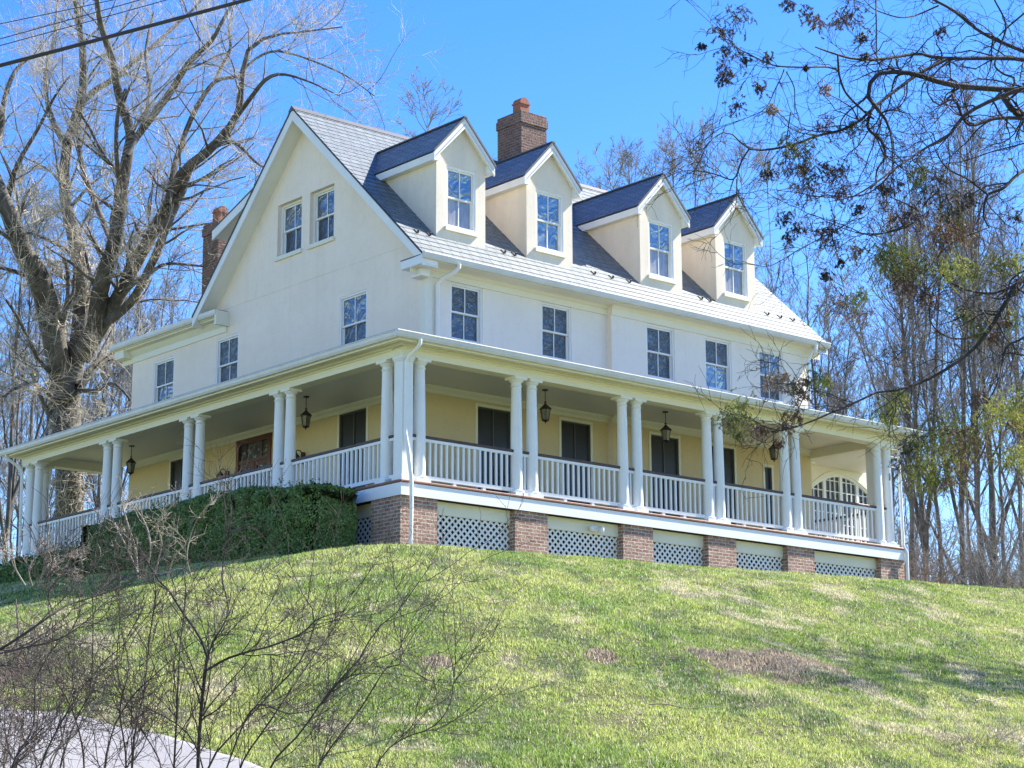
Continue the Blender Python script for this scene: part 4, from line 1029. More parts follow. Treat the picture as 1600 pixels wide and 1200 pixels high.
for i, (px, D, s) in enumerate([(672, 100, 1.22), (640, 108, 1.2), (704, 112, 1.26), (752, 104, 1.1), (940, 104, 1.08), (962, 104, 1.14), (992, 110, 1.22), (1030, 104, 1.14), (1062, 112, 1.28), (1095, 104, 1.2), (1130, 108, 1.2), (1170, 100, 1.1), (1215, 98, 1.05)]):
    plant(W5, px, D, s, rr_.random()*6.3, LB, 'tree', 'bare treetops behind the roof ridge')
for i, (px, D, s) in enumerate([(-20, 72, .9), (8, 66, .8), (40, 80, 1.0), (66, 90, .9), (85, 100, 1.0), (150, 84, .9), (182, 92, .95), (205, 104, 1.1), (-45, 85, 1.0), (25, 105, 1.1), (120, 108, 1.1), (250, 110, 1.05)]):
    plant(PR[(i+2) % 4], px, D, s, rr_.random()*6.3, LL, 'tree', 'bare trees in the wood on the left')
# trees of the same wood beyond the frame: they are what the panes reflect and what shades the lawn
for i, (x, y, s) in enumerate([(44, -34, 1.1), (50, -46, 1.2), (38, -44, 1.0), (56, -36, 1.2), (33, -36, .9), (60, -52, 1.3), (-28, 42, 1.0), (-34, 50, 1.1), (-24, 36, .9), (-40, 40, 1.2)]):
    o = copy_tree(PR[i % 4]); o.location = (x, y, float(zg(x, y))-.1); o.scale = (s,)*3; o.rotation_euler = (0, 0, i*1.3); tag(o, 'bare tree of the same wood, off beside the lawn', 'tree', 'bare trees beside the lawn, out of view')

# understorey: leafless bushes and tangles at the wood's edge
def make_bush(seed, h, nst, name, mat, wid=.7, rmin=.006, lv=3, r0=.02):
    r = np.random.default_rng(seed); root = empty(name, (0, 0, 0))
    n = 9; az = r.uniform(0, 6.283, nst); tilt = r.uniform(.05, wid, nst)
    d = np.stack([np.cos(az)*np.sin(tilt), np.sin(az)*np.sin(tilt), np.cos(tilt)], 1); P = np.empty((nst, n, 3)); P[:, 0] = d*0+r.normal(size=(nst, 3))*.12*[1, 1, 0]-[0, 0, .1]
    L = h*r.uniform(.6, 1.1, nst)
    for j in range(1, n): d = d+r.normal(size=(nst, 3))*.13-np.array([0, 0, .05]); d /= np.linalg.norm(d, axis=1, keepdims=True); P[:, j] = P[:, j-1]+d*(L/(n-1))[:, None]
    R = np.full((nst, 1), r0)*r.uniform(.6, 1.2, (nst, 1))*np.linspace(1, .3, n)[None]
    P2, R2 = grow(P, R, 6, .2, 1, (.3, 1.0), (.25, .55), 7, .6, .18, .03, r=r, rmin=rmin*1.3)
    P3, R3 = grow(P2, R2, 5, .1, 1, (.3, 1.1), (.3, .6), 5, .6, .2, .02, r=r, rmin=rmin)
    a = Acc(); a.tubes(P, R, 5); a.build('stem', mat, root, True)
    b_ = Acc(); b_.tubes(P2, R2, 4); b_.tubes(P3, R3, 3)
    if lv > 3: P4, R4 = grow(P3, R3, 4, .1, 1, (.3, 1.1), (.3, .6), 4, .7, .2, .02, r=r, rmin=rmin*.8); b_.tubes(P4, R4, 3)
    b_.build('twig', mat, root); return root
B1 = make_bush(21, 3.2, 16, 'bare_bush', M['twig_wood'], .8); B2 = make_bush(22, 2.6, 20, 'bare_bush', M['brush'], .95); B3 = make_bush(23, 4.2, 14, 'bare_bush', M['twig_wood'], .55)
PB = [B1, B2, B3]
LBu = 'leafless grey-brown bush under the bare trees at the right end of the porch'
for i in range(26):
    plant(PB[i % 3], 1418+i*9.5+rr_.uniform(-6, 6), rr_.uniform(60, 78), rr_.uniform(.7, 1.15), rr_.random()*6.3, LBu, 'bush', 'leafless bushes under the trees on the right')
LBl = 'leafless bush in the thin wood behind the left end of the porch'
for i in range(14):
    plant(PB[i % 3], -30+i*18+rr_.uniform(-6, 6), rr_.uniform(66, 82), rr_.uniform(.8, 1.3), rr_.random()*6.3, LBl, 'bush', 'leafless bushes behind the left porch end')

# far-off belt of the wood that reads as one mass
def far_wood():
    r = np.random.default_rng(77); n = 340
    px = np.concatenate([r.uniform(1180, 1800, 200), r.uniform(-250, 260, 140)]); D = r.uniform(105, 160, n)
    X = np.array([at(a, 900, d)[:2] for a, d in zip(px, D)]); h = r.uniform(6, 14, n); m = 8
    P = np.empty((n, m, 3)); z0 = zg(X[:, 0], X[:, 1])
    wob = np.cumsum(r.normal(0, .18, (n, m, 2)), 1)
    for j in range(m): P[:, j, :2] = X+wob[:, j]; P[:, j, 2] = z0+h*j/(m-1)
    R = r.uniform(.05, .16, (n, 1))*np.linspace(1, .15, m)[None]
    P2, R2 = grow(P, R, 10, .15, 1, (.3, .9), (.2, .4), 5, .5, .12, .1, r=r, rmin=.018)
    P3, R3 = grow(P2, R2, 5, .1, 1, (.3, .9), (.35, .6), 4, .6, .15, .05, r=r, rmin=.014)
    a = Acc(); a.tubes(P, R, 4); a.tubes(P2, R2, 3); a.tubes(P3, R3, 3)
    # low brush
    nb = 3200; bx = np.concatenate([r.uniform(1380, 1800, 2100), r.uniform(-250, 200, 1100)]); bd = r.uniform(85, 130, nb)
    Y = np.array([at(a_, 900, d_)[:2] for a_, d_ in zip(bx, bd)]); Q = np.empty((nb, 5, 3)); Q[:, 0, :2] = Y; Q[:, 0, 2] = zg(Y[:, 0], Y[:, 1]); d = r.normal(size=(nb, 3))*.5+[0, 0, 1]
    for j in range(1, 5): d = d+r.normal(size=(nb, 3))*.45; Q[:, j] = Q[:, j-1]+d/np.linalg.norm(d, axis=1, keepdims=True)*r.uniform(.3, .8, nb)[:, None]
    a.tubes(Q, np.full((nb, 5), .022), 3)
    o = a.build('distant_wood', M['twig_wood']); tag(o, 'far belt of leafless wood showing between the nearer bare trunks', None, None, 'stuff')
far_wood()

# ------------------------------------------------------------------ hedge in front of the gable side
def leaf_cloud(P, Nrm, size, r, aspect=.55):
    """P (n,3) positions, Nrm facing -> quads"""
    n = len(P); q = r.normal(size=(n, 3)); d = Nrm+q*.75; d /= np.linalg.norm(d, axis=1, keepdims=True)
    t = np.cross(d, r.normal(size=(n, 3))); t /= np.linalg.norm(t, axis=1, keepdims=True); b_ = np.cross(d, t)
    s = size*r.uniform(.6, 1.3, n)[:, None]; t = t*s; b_ = b_*s*aspect
    V = np.stack([P-t, P+b_, P+t, P-b_], 1).reshape(-1, 3); return V, np.arange(4*n).reshape(n, 4)
def hedge(y0, y1, x0, x1, ztop, label, seed, nleaf):
    r = np.random.default_rng(seed); yc = (y0+y1)/2; xc = (x0+x1)/2; zb = float(zg(x0, yc))-.3
    root = empty('hedge', (xc, yc, zb)); tag(root, label, 'hedge')
    def surf(n, inset=0):
        y = r.uniform(y0, y1, n); sp = r.choice(3, n, p=[.58, .30, .12])
        x = np.where(sp == 0, x0, r.uniform(x0, x1, n)); zt = ztop(y); g = zg(x0+0*y, y)-.1
        z = np.where(sp == 1, zt, g+(zt-g)*r.random(n))
        ends = r.random(n); y = np.where(sp == 2, np.where(ends < .75, y0, y1), y); zt = ztop(y); z = np.minimum(z, zt)
        nx = np.where(sp == 0, -1., 0); nz = np.where(sp == 1, 1., .25); ny = np.where(sp == 2, np.where(ends < .75, -1., 1.), 0)
        lump = (vnoise(y*1.7+x*1.7, z*1.7, 1, 3)-.5)*.16+(vnoise(y*4+x*3, z*4, 1, 8)-.5)*.12
        # round the edges
        top = np.clip((z-(zt-.25))/.25, 0, 1); x = np.where(sp == 0, x+.25*(1-np.sqrt(1-top**2)), x); endf = np.clip((y0+.45-y)/.45, 0, 1); x = np.where(sp == 0, x+.45*(1-np.sqrt(1-endf**2)), x)
        ny = np.where(sp == 0, -endf, ny); x = np.where((sp == 2) & (ends < .75), x0+.4+(x-x0)*(x1-x0-.4)/(x1-x0), x)
        e2 = np.clip((x0+.25-x)/.25, 0, 1); z = np.where(sp == 1, z-.25*(1-np.sqrt(1-e2**2)), z); e3 = np.clip((y0+.45-y)/.45, 0, 1); x = np.where(sp == 1, np.maximum(x, x0+.45*(1-np.sqrt(1-e3**2))), x)
        nx = np.where(sp == 1, -e2, nx); nz = np.where(sp == 0, .25+top, nz)
        Nn = np.stack([nx, ny, nz], 1); Nn /= np.linalg.norm(Nn, axis=1, keepdims=True)
        dep = -np.abs(r.normal(0, .05, n))+lump-inset
        return np.stack([x, y, z], 1)+Nn*dep[:, None], Nn
    P, Nn = surf(nleaf); V, F = leaf_cloud(P, Nn, .030, r)
    col = np.array([.15, .235, .075])*r.uniform(.55, 1.7, len(P))[:, None]; hi = r.random(len(P)) < .10; col[hi] = np.array([.30, .36, .15])*r.uniform(.7, 1.2, hi.sum())[:, None]
    a = Acc(); a.add(V, F, np.repeat(col, 4, 0)); 
    # stray shoots on top
    k = 160; y = r.uniform(y0, y1, k); sx = r.uniform(x0+.1, x1, k); b0 = np.stack([sx, y, ztop(y)-.05], 1); tt = r.uniform(.05, .28, k)
    rp = np.repeat(b0, 7, 0)+np.stack([r.normal(0, .025, 7*k), r.normal(0, .025, 7*k), np.tile(np.linspace(.1, 1, 7), k)*np.repeat(tt, 7)], 1)
    V, F = leaf_cloud(rp, r.normal(size=rp.shape), .035, r); a.add(V, F, np.array([.10, .16, .05]))
    a.build('foliage', M['leaf'], root)
    c = Acc(); P, Nn = surf(9000, .10); V, F = leaf_cloud(P, Nn, .11, r, .9); c.add(V, F, np.array([.018, .026, .012])); c.build('dark_core', M['leaf'], root)  # near-black leaf core stops see-through, inner shade painted into its colour
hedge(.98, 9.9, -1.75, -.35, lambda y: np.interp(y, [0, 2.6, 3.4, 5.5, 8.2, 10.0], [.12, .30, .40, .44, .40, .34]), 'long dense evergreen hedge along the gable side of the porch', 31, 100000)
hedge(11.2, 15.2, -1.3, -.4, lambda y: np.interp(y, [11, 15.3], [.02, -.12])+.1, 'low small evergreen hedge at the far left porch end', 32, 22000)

# ------------------------------------------------------------------ pale leafless shrubs near the hedge
def traced_shrub(name, label, cat, L, mat, seed, n2, n3, len2, len3, rmin, wob=.25, n4=0, len4=None, up=.04, extra=None, group=None):
    P, R = traced(L, 18, wob); R = R*.50; r = np.random.default_rng(seed)
    base = P[0, 0]; root = empty(name, tuple(base)); tag(root, label, cat, group)
    P2, R2 = grow(P, R, n2, .15, 1, (.3, .95), len2, 8, .55, .13, up, r=r, rmin=rmin*1.4, lens_by_parent=False, taper=.4)
    P3, R3 = grow(P2, R2, n3, .1, 1, (.3, 1.1), len3, 6, .6, .16, up, r=r, rmin=rmin, lens_by_parent=False, taper=.5)
    a = Acc(); a.tubes(P, R, 7); a.build('stem', mat, root, True)
    b_ = Acc(); b_.tubes(P2, R2, 5); b_.tubes(P3, R3, 4)
    if n4: P4, R4 = grow(P3, R3, n4, .1, 1, (.3, 1.1), len4, 4, .7, .2, up, r=r, rmin=rmin*.8, lens_by_parent=False, taper=.6); b_.tubes(P4, R4, 3)
    if extra: extra(b_, P2, P3, r)
    b_.build('twig', mat, root); return root
D = 37.5
traced_shrub('bare_shrub', 'pale leafless shrub standing in front of the hedge, its twiggy top against the railing', 'shrub', [
    ([(215, 905), (212, 860), (200, 820), (192, 790)], [7, 6, 5, 4], D, D+.5), ([(225, 905), (235, 860), (228, 820), (205, 785)], [6, 5, 4, 3], D, D),
    ([(240, 905), (252, 850), (246, 815), (270, 790)], [6, 5, 4, 2], D, D-.5), ([(220, 905), (200, 860), (185, 830), (172, 800)], [5, 5, 4, 2], D, D+.4),
    ([(300, 905), (292, 870), (300, 830), (315, 800)], [5, 4, 3, 2], D-1, D-1.5), ([(262, 905), (272, 870), (290, 850), (275, 830)], [5, 4, 3, 2], D-1, D-1.5)],
    M['shrub_pale'], 41, 6, 4, (.3, .75), (.15, .35), .0045, .2, 2, (.08, .22))
traced_shrub('bare_shrub', 'low pale dead shrub sprawling before the small hedge at far left', 'shrub', [
    ([(60, 915), (70, 890), (90, 870), (120, 868)], [6, 5, 4, 2], 40, 40), ([(50, 915), (45, 890), (60, 865), (80, 855)], [6, 5, 4, 2], 40, 39.6), ([(40, 915), (25, 890), (20, 870), (5, 860)], [5, 5, 3, 2], 40, 40.5), ([(70, 915), (95, 900), (115, 890), (140, 895)], [5, 4, 3, 2], 40, 39)],
    M['shrub_pale'], 42, 9, 5, (.2, .55), (.12, .3), .005, .2, 2, (.08, .2))

# ------------------------------------------------------------------ foreground leafless shrubs at the roadside
def z2(pts): return [(x/2.1333, 780+y/2.1333) for x, y in pts]
d0 = 13.0
main = [
 (z2([(655, 1100), (660, 896), (665, 780), (680, 600), (690, 520), (660, 450), (610, 380), (560, 300), (520, 260), (470, 170)]), [13, 12, 12, 10, 9, 8, 7, 6, 5, 4], d0, d0+.5),
 (z2([(690, 570), (760, 530), (840, 505), (900, 490), (1000, 450), (1060, 400), (1150, 370)]), [8, 8, 7, 6, 5, 4, 2], d0, d0-.5),
 (z2([(680, 640), (700, 500), (760, 380), (740, 250), (760, 130), (770, 60)]), [7, 6, 5, 4, 4, 2], d0, d0+.6),
 (z2([(850, 1100), (900, 896), (1000, 780), (1100, 640), (1200, 530), (1250, 440), (1340, 360), (1390, 280), (1450, 268)]), [8, 7, 6, 6, 5, 4, 3, 3, 2], d0-.6, d0-.9),
 (z2([(650, 1100), (700, 880), (800, 760), (900, 650), (1000, 540), (1050, 400), (1000, 300), (960, 200)]), [8, 7, 6, 6, 5, 4, 3, 2], d0+.4, d0+1),
 (z2([(430, 1100), (440, 896), (450, 780), (480, 640), (500, 450), (520, 300), (490, 200)]), [9, 8, 7, 6, 5, 4, 2], d0+.3, d0+.8),
 (z2([(570, 1100), (580, 896), (590, 700), (600, 500), (620, 300), (600, 200)]), [8, 7, 6, 5, 4, 2], d0-.3, d0-.6),
 (z2([(1000, 1100), (1060, 896), (1200, 700), (1290, 560), (1340, 540), (1330, 400)]), [7, 6, 5, 4, 3, 2], d0-.5, d0-.5),
 (z2([(1200, 1100), (1260, 880), (1340, 800), (1440, 760), (1500, 680), (1520, 520)]), [5, 5, 4, 4, 3, 2], d0-.8, d0-1.0),
 (z2([(760, 1100), (800, 896), (900, 740), (1020, 560), (1120, 420), (1180, 300)]), [7, 6, 5, 4, 3, 2], d0+.8, d0+1.2),
 (z2([(700, 1000), (640, 800), (500, 700), (330, 640), (200, 630)]), [6, 5, 4, 3, 2], d0+.5, d0+1),
 (z2([(720, 1000), (840, 700), (960, 715), (1060, 700)]), [6, 5, 4, 2], d0, d0-.4),
]
traced_shrub('bare_shrub', 'large dark leafless shrub fanning across the lower left foreground', 'shrub', main, M['shrub_bark'], 51, 17, 5, (.25, .8), (.10, .34), .0018, .18, 2, (.06, .2), .05)
left = [
 (z2([(330, 1100), (350, 896), (380, 760), (440, 660), (500, 600), (640, 480), (720, 450)]), [7, 6, 5, 5, 4, 3, 2], d0+.2, d0+.6),
 (z2([(180, 1100), (200, 896), (260, 720), (300, 640), (310, 400), (300, 250)]), [7, 6, 5, 4, 3, 2], d0, d0+.4),
 (z2([(100, 1100), (140, 880), (230, 700), (330, 560), (420, 480)]), [7, 6, 5, 4, 2], d0-.5, d0-.4),
 (z2([(260, 1100), (280, 880), (240, 700), (160, 560), (150, 460)]), [7, 6, 5, 4, 2], d0+.5, d0+.9),
 (z2([(400, 1100), (420, 880), (400, 700), (430, 560), (400, 430)]), [7, 6, 5, 4, 2], d0-.2, d0-.6),
 (z2([(60, 1100), (40, 900), (110, 760), (120, 600), (190, 480)]), [6, 6, 5, 4, 2], d0, d0+.3),
 (z2([(500, 1100), (540, 900), (430, 700), (390, 560), (400, 380), (380, 180)]), [6, 5, 4, 4, 3, 2], d0+.6, d0+.9),
]
traced_shrub('bare_shrub', 'thin-stemmed leafless shrub in front of the pale driveway, left of the larger one', 'shrub', left, M['shrub_bark'], 52, 16, 5, (.2, .7), (.10, .32), .0018, .18, 2, (.06, .2), .04)
over = [
 (z2([(-160, 560), (-60, 520), (0, 500), (80, 450), (180, 380), (230, 350), (270, 340), (400, 290)]), [12, 10, 9, 8, 7, 6, 5, 2], 12, 12.6),
 (z2([(-60, 530), (0, 515), (100, 490), (200, 465), (300, 400)]), [8, 7, 6, 5, 2], 12, 11.6),
 (z2([(180, 385), (160, 330), (150, 270), (180, 220)]), [5, 4, 3, 2], 12.3, 12.2),
]
traced_shrub('bare_shrub', 'dark bare branch reaching in from the left edge over the brush', 'shrub', over, M['shrub_bark'], 53, 10, 5, (.2, .6), (.1, .3), .0021, .1, 2, (.05, .15), .05)
p_ = hitg(1545, 1165); q_ = CAM_M[2]@(p_-CAM_C)
traced_shrub('dry_brush', 'low tan dead weeds matted on the lawn at the lower right corner', 'brush', [
    ([(1540, 1180), (1530, 1168), (1510, 1160), (1490, 1164)], [3, 3, 2, 1], q_, q_-.2), ([(1545, 1180), (1556, 1160), (1575, 1152), (1596, 1158)], [3, 3, 2, 1], q_, q_+.2),
    ([(1550, 1190), (1540, 1172), (1545, 1155), (1560, 1148)], [3, 3, 2, 1], q_, q_), ([(1530, 1195), (1515, 1185), (1500, 1184), (1480, 1190)], [3, 2, 2, 1], q_-.3, q_-.4), ([(1560, 1195), (1580, 1182), (1600, 1180), (1620, 1184)], [3, 2, 2, 1], q_-.3, q_-.3)],
    M['shrub_pale'], 44, 10, 6, (.12, .4), (.08, .22), .003, .05, 2, (.05, .14), -.02)
# tangled dry brush at far left
def brush_tangle():
    r = np.random.default_rng(61); n = 1500
    c = np.array([at(10, 1060, 14.5), at(45, 1020, 15), at(0, 1120, 14), at(80, 1035, 15.2), at(-30, 1040, 14.5), at(20, 1160, 14)])
    base = at(0, 1330, 14.4); root = empty('dry_brush', tuple(base)); tag(root, 'brown tangled mass of dry brush at the left edge beside the driveway', 'brush')
    k = r.integers(0, len(c), n); P = np.empty((n, 9, 3)); P[:, 0] = c[k]+r.normal(size=(n, 3))*[.18, .25, .14]; d = r.normal(size=(n, 3))
    for j in range(1, 9): d = d+r.normal(size=(n, 3))*.55; d /= np.linalg.norm(d, axis=1, keepdims=True); P[:, j] = P[:, j-1]+d*r.uniform(.02, .055, n)[:, None]
    a = Acc(); a.tubes(P, r.uniform(.0014, .003, (n, 1))*np.linspace(1, .6, 9)[None], 3)
    st = np.array([base+np.array([r.normal()*.25, r.normal()*.25, 0]) for _ in range(26)]); Q = np.empty((26, 8, 3)); tgt = c[r.integers(0, len(c), 26)]+r.normal(size=(26, 3))*.2
    for j in range(8): t = j/7; Q[:, j] = st*(1-t)+tgt*t+r.normal(size=(26, 3))*.03
    a.build('tangle', M['brush'], root); b_ = Acc(); b_.tubes(Q, np.full((26, 8), .006), 5); b_.build('stem', M['brush'], root, True)
brush_tangle()

# ------------------------------------------------------------------ conifer reaching in from the right
def conifer():
    A = lambda pts: [(1050+x/2.857, y/2.857) for x, y in pts]
    B_ = lambda pts: [(1150+x/2.927, 350+y/2.927) for x, y in pts]
    d = 20.0
    L = [
     (A([(1900, 330), (1720, 290), (1571, 265), (1430, 260), (1200, 260), (1100, 240), (950, 262), (830, 265), (740, 245), (640, 210)]), [9, 8, 7, 6.5, 6, 5, 4.5, 4, 3.5, 2], d+1, d-1),
     (A([(1950, 380), (1750, 390), (1571, 400), (1480, 400), (1250, 380), (1130, 345), (1050, 325), (930, 325), (885, 370), (875, 430), (920, 490), (960, 545), (980, 620), (985, 750), (975, 840)]), [14, 11, 10, 9.5, 9, 8.5, 8, 7, 7, 7, 6, 4.5, 3, 2, 1.5], d, d-1.5),
     (A([(900, 470), (875, 540), (880, 580), (935, 630), (950, 700), (915, 760), (910, 820)]), [5, 5, 5, 5, 4, 3, 2], d-.8, d-1.2),
     (A([(1225, 265), (1100, 330), (1010, 395), (900, 480), (850, 530), (760, 580), (650, 605), (560, 640), (450, 665), (345, 665), (270, 600), (230, 590), (170, 630), (135, 690)]), [5.5, 5.5, 5, 5, 4.5, 4.5, 4, 4, 3.5, 3, 2, 2, 1.5, 1], d-.3, d-2),
     (A([(345, 665), (310, 720), (275, 800), (200, 780), (130, 765), (40, 765), (-40, 800)]), [3, 3, 2.5, 2, 1.8, 1.2, 1], d-1.7, d-2.2),
     (A([(275, 800), (262, 840), (255, 870), (250, 900)]), [2, 1.6, 1.2, 1], d-1.8, d-1.8),
     (A([(288, 800), (288, 840), (287, 880), (285, 930)]), [1.6, 1.4, 1.2, 1], d-1.8, d-1.8),
     (A([(1900, 330), (1700, 290), (1571, 230), (1450, 180), (1360, 130), (1260, 50), (1170, 0), (1050, -60)]), [8, 7, 6, 5.5, 5, 4.5, 4, 2], d+.6, d+2),
     (A([(1190, 25), (1110, 60), (1060, 75), (1000, 75), (900, 40), (860, 0)]), [3, 2.6, 2.4, 2.2, 1.8, 1], d+1.6, d+1),
     (A([(1900, 420), (1700, 400), (1571, 395), (1500, 420), (1400, 460), (1300, 520), (1240, 600), (1150, 650), (1000, 750), (890, 830), (800, 880), (700, 900)]), [12, 10, 9, 7, 6.5, 6, 5, 4, 3.5, 3, 2, 1], d-.4, d-2.2),
     (A([(1480, 430), (1500, 460), (1520, 490), (1571, 525), (1700, 560)]), [11, 11, 10, 9, 9], d, d-.4),
     (A([(1800, 560), (1571, 530), (1440, 530), (1340, 560), (1300, 530), (1260, 440), (1190, 470), (1140, 410), (1150, 340)]), [7, 6, 5.5, 5, 4.5, 4, 3, 2, 1.2], d-.5, d-1.2),
     (A([(740, 245), (742, 290), (750, 350), (780, 420), (860, 500), (900, 530)]), [3.2, 3.4, 3.5, 3.5, 3.5, 3.5], d-1, d-.9),
     (A([(745, 320), (700, 300), (560, 300), (450, 290), (340, 240), (250, 190), (200, 130)]), [3, 2.8, 2.5, 2.2, 1.8, 1.4, 1], d-1, d-1.8),
     (A([(500, 310), (490, 340), (460, 400), (420, 480), (350, 520), (230, 560), (130, 595)]), [2, 2, 1.8, 1.6, 1.2, 1, .8], d-1.3, d-2.2),
     (A([(510, 320), (545, 390), (550, 470), (580, 580)]), [2, 1.8, 1.6, 1], d-1.3, d-1.6),
     (A([(530, 500), (515, 600), (510, 680), (505, 740)]), [1.8, 2, 1.6, 1], d-1.5, d-1.6),
     (A([(910, -40), (912, 130), (915, 260), (940, 310)]), [2.4, 2.2, 2, 2], d+.3, d-.5),
     (A([(1800, 640), (1571, 760), (1480, 840), (1410, 870), (1390, 960), (1415, 1015)]), [7, 5.5, 5, 4, 3, 2], d+.5, d-.8),
     (A([(1410, 870), (1320, 800), (1240, 760), (1190, 700), (1150, 600)]), [3.4, 3, 2.4, 2, 1], d-.6, d-1.4),
     (A([(1700, 600), (1571, 640), (1420, 680), (1300, 720), (1180, 730)]), [3, 2.4, 2, 1.5, 1], d+1, d+.4),
     (A([(1430, -30), (1440, 0), (1490, 110), (1460, 220), (1440, 290), (1480, 330), (1530, 350), (1520, 390)]), [2.5, 2.6, 2.8, 2.8, 3, 3.4, 3.8, 4], d+.6, d+.1),
     (A([(1700, -60), (1571, 60), (1500, 120), (1460, 160)]), [3.5, 3, 2.6, 2], d+1, d+.6),
     (A([(1240, 270), (1245, 350), (1260, 430), (1180, 540), (1120, 600)]), [2.2, 2.2, 2, 1.5, 1], d, d-.8),
     (A([(1300, 530), (1190, 640), (1160, 590), (1080, 600), (1000, 585)]), [2.4, 2.2, 1.8, 1.5, 1], d-.8, d-1.5),
     (A([(1000, 750), (880, 860), (700, 880), (560, 860), (470, 850)]), [2.6, 2.2, 1.8, 1.3, .8], d-1.5, d-2.2),
     (A([(1100, 940), (1000, 890), (900, 860), (830, 880)]), [1.8, 1.8, 1.4, 1], d-1, d-1.6),
     (A([(1090, 990), (900, 1050), (780, 1010), (690, 980), (600, 950)]), [2.2, 2, 1.6, 1.3, .9], d-1, d-1.8),
     (B_([(1700, -60), (1500, 120), (1317, 250), (1260, 310), (1200, 420), (1100, 560), (1000, 640), (860, 720), (730, 760), (640, 770), (540, 820), (420, 870), (300, 920), (200, 945), (130, 930), (60, 880)]), [13, 11, 9, 8, 7, 6, 5, 4.5, 4, 3.5, 3.2, 3, 2.6, 2.2, 1.6, 1], d-.5, d-3),
     (B_([(1290, 270), (1180, 315), (1050, 300), (960, 250), (920, 180), (930, 140), (1000, 80), (1160, 15)]), [4, 3.6, 3.2, 2.8, 2.6, 2.2, 2, 1.4], d-.9, d-1.5),
     (B_([(1150, 495), (1020, 525), (930, 495), (885, 430), (890, 340), (870, 280)]), [3.4, 3, 2.6, 2.2, 1.6, 1], d-1, d-1.7),
     (B_([(1200, 400), (1080, 400), (1000, 440), (930, 460)]), [2.4, 2.2, 1.8, 1], d-1, d-1.3),
     (B_([(1450, 420), (1317, 520), (1240, 560), (1215, 640), (1200, 720), (1130, 850), (1060, 940), (960, 960), (860, 1010), (740, 1060)]), [5, 4, 3.6, 3, 2.6, 2.6, 2.4, 2, 1.6, 1], d-.2, d-1.6),
     (B_([(1450, 560), (1330, 600), (1250, 590), (1180, 610)]), [3, 2.6, 2, 1], d, d-.5),
     (B_([(1000, 640), (900, 620), (800, 660), (690, 640)]), [1.8, 1.6, 1.2, .8], d-1.4, d-2),
     (B_([(640, 770), (690, 800), (720, 850), (690, 890)]), [1.6, 1.4, 1.2, .8], d-2, d-2.2),
     (B_([(300, 920), (280, 870), (310, 790), (340, 720), (380, 700)]), [1.8, 1.6, 1.4, 1.2, .8], d-2.6, d-2.9),
     (B_([(310, 790), (270, 740), (200, 730), (130, 720)]), [1.4, 1.2, 1, .8], d-2.7, d-3),
     (B_([(790, 10), (690, 40), (560, 40), (440, 0), (380, -30)]), [2.2, 2, 1.6, 1.2, .8], d-1, d-1.8),
     (B_([(490, 10), (400, 60), (300, 110), (160, 190), (80, 185), (30, 170)]), [2, 1.8, 1.6, 1.2, 1, .8], d-1.5, d-2.4),
     (B_([(900, 340), (780, 250), (700, 170), (640, 130)]), [1.8, 1.6, 1.2, .8], d-1.2, d-1.8),
    ]
    P, R = traced(L, 26, .12)
    r = np.random.default_rng(71)
    bx = at(1790, 900, 20.2); base = np.array([bx[0], bx[1], float(zg(bx[0], bx[1]))])
    root = empty('conifer', tuple(base)); tag(root, 'sparse dark conifer whose twisted half-dead branches hang in from the right edge', 'tree')
    zz = np.linspace(base[2]-.3, base[2]+13.5, 16); T = np.stack([base[0]+.25*np.sin(zz*.4), base[1]+.2*np.cos(zz*.5), zz], 1)
    a = Acc(); a.tubes(T[None], (.26*(1-np.linspace(0, 1, 16)*.8))[None], 12)
    # limbs that join the traced branches to the trunk
    J, JR = [], []
    for i in range(len(P)):
        q = P[i, 0]; pxx = 800+FPX*(CAM_M[0]@(q-CAM_C))/(CAM_M[2]@(q-CAM_C))
        if pxx > 1600:
            k = np.argmin(np.abs(T[:, 2]-(q[2]-.3))); s0 = T[k]
            J.append([s0*(1-t)+q*t+np.array([0, 0, .12*math.sin(math.pi*t)]) for t in np.linspace(0, 1, 8)]); JR.append(np.linspace(R[i, 0]*1.5, R[i, 0], 8))
    a.tubes(np.array(J), np.array(JR), 7); a.build('trunk', M['bark_conifer'], root, True)
    # higher limbs out of the frame that shade the lawn
    H, HR = grow(T[None], np.full((1, 16), .05), 26, .35, 1, (1.0, 1.5), (1.6, 3.4), 10, 1, .14, .02, r=r, lens_by_parent=False)
    keep = []
    for i in range(len(H)):
        q = H[i]; pr = 800+FPX*((q-CAM_C)@CAM_M[0])/((q-CAM_C)@CAM_M[2]); keep.append(pr.min() > 1610)
    H, HR = H[keep], HR[keep]
    Lm = Acc(); Lm.tubes(P, R, 7)
    if len(H): Lm.tubes(H, HR, 5)
    per = np.maximum(3, (np.linalg.norm(np.diff(P, axis=1), axis=2).sum(1)*6.6).astype(int))
    P2, R2 = grow(P, R, per, .1, 1, (.4, 1.2), (.2, .75), 8, .5, .24, -.02, r=r, rmin=.0034, lens_by_parent=False, taper=.4)
    P3, R3 = grow(P2, R2, 4, .15, 1, (.4, 1.2), (.1, .38), 6, .6, .26, -.03, r=r, rmin=.0026, lens_by_parent=False, taper=.5)
    Lm.tubes(P2, R2, 5); Lm.build('branch', M['bark_conifer'], root, True)
    tw = Acc(); tw.tubes(P3, R3, 4)
    P4, R4 = grow(P3, R3, 2, .1, 1, (.4, 1.2), (.06, .2), 4, .7, .25, -.04, r=r, rmin=.002, lens_by_parent=False, taper=.6); tw.tubes(P4, R4, 3)
    tw.build('twig', M['bark_conifer'], root)
    # foliage sprays; dark clumps paint in backlight, yellow-green and green ones sunlight
    dk, br, gr, yg, tan = (.055, .050, .040), (.17, .09, .065), (.14, .17, .04), (.38, .40, .085), (.38, .28, .20)
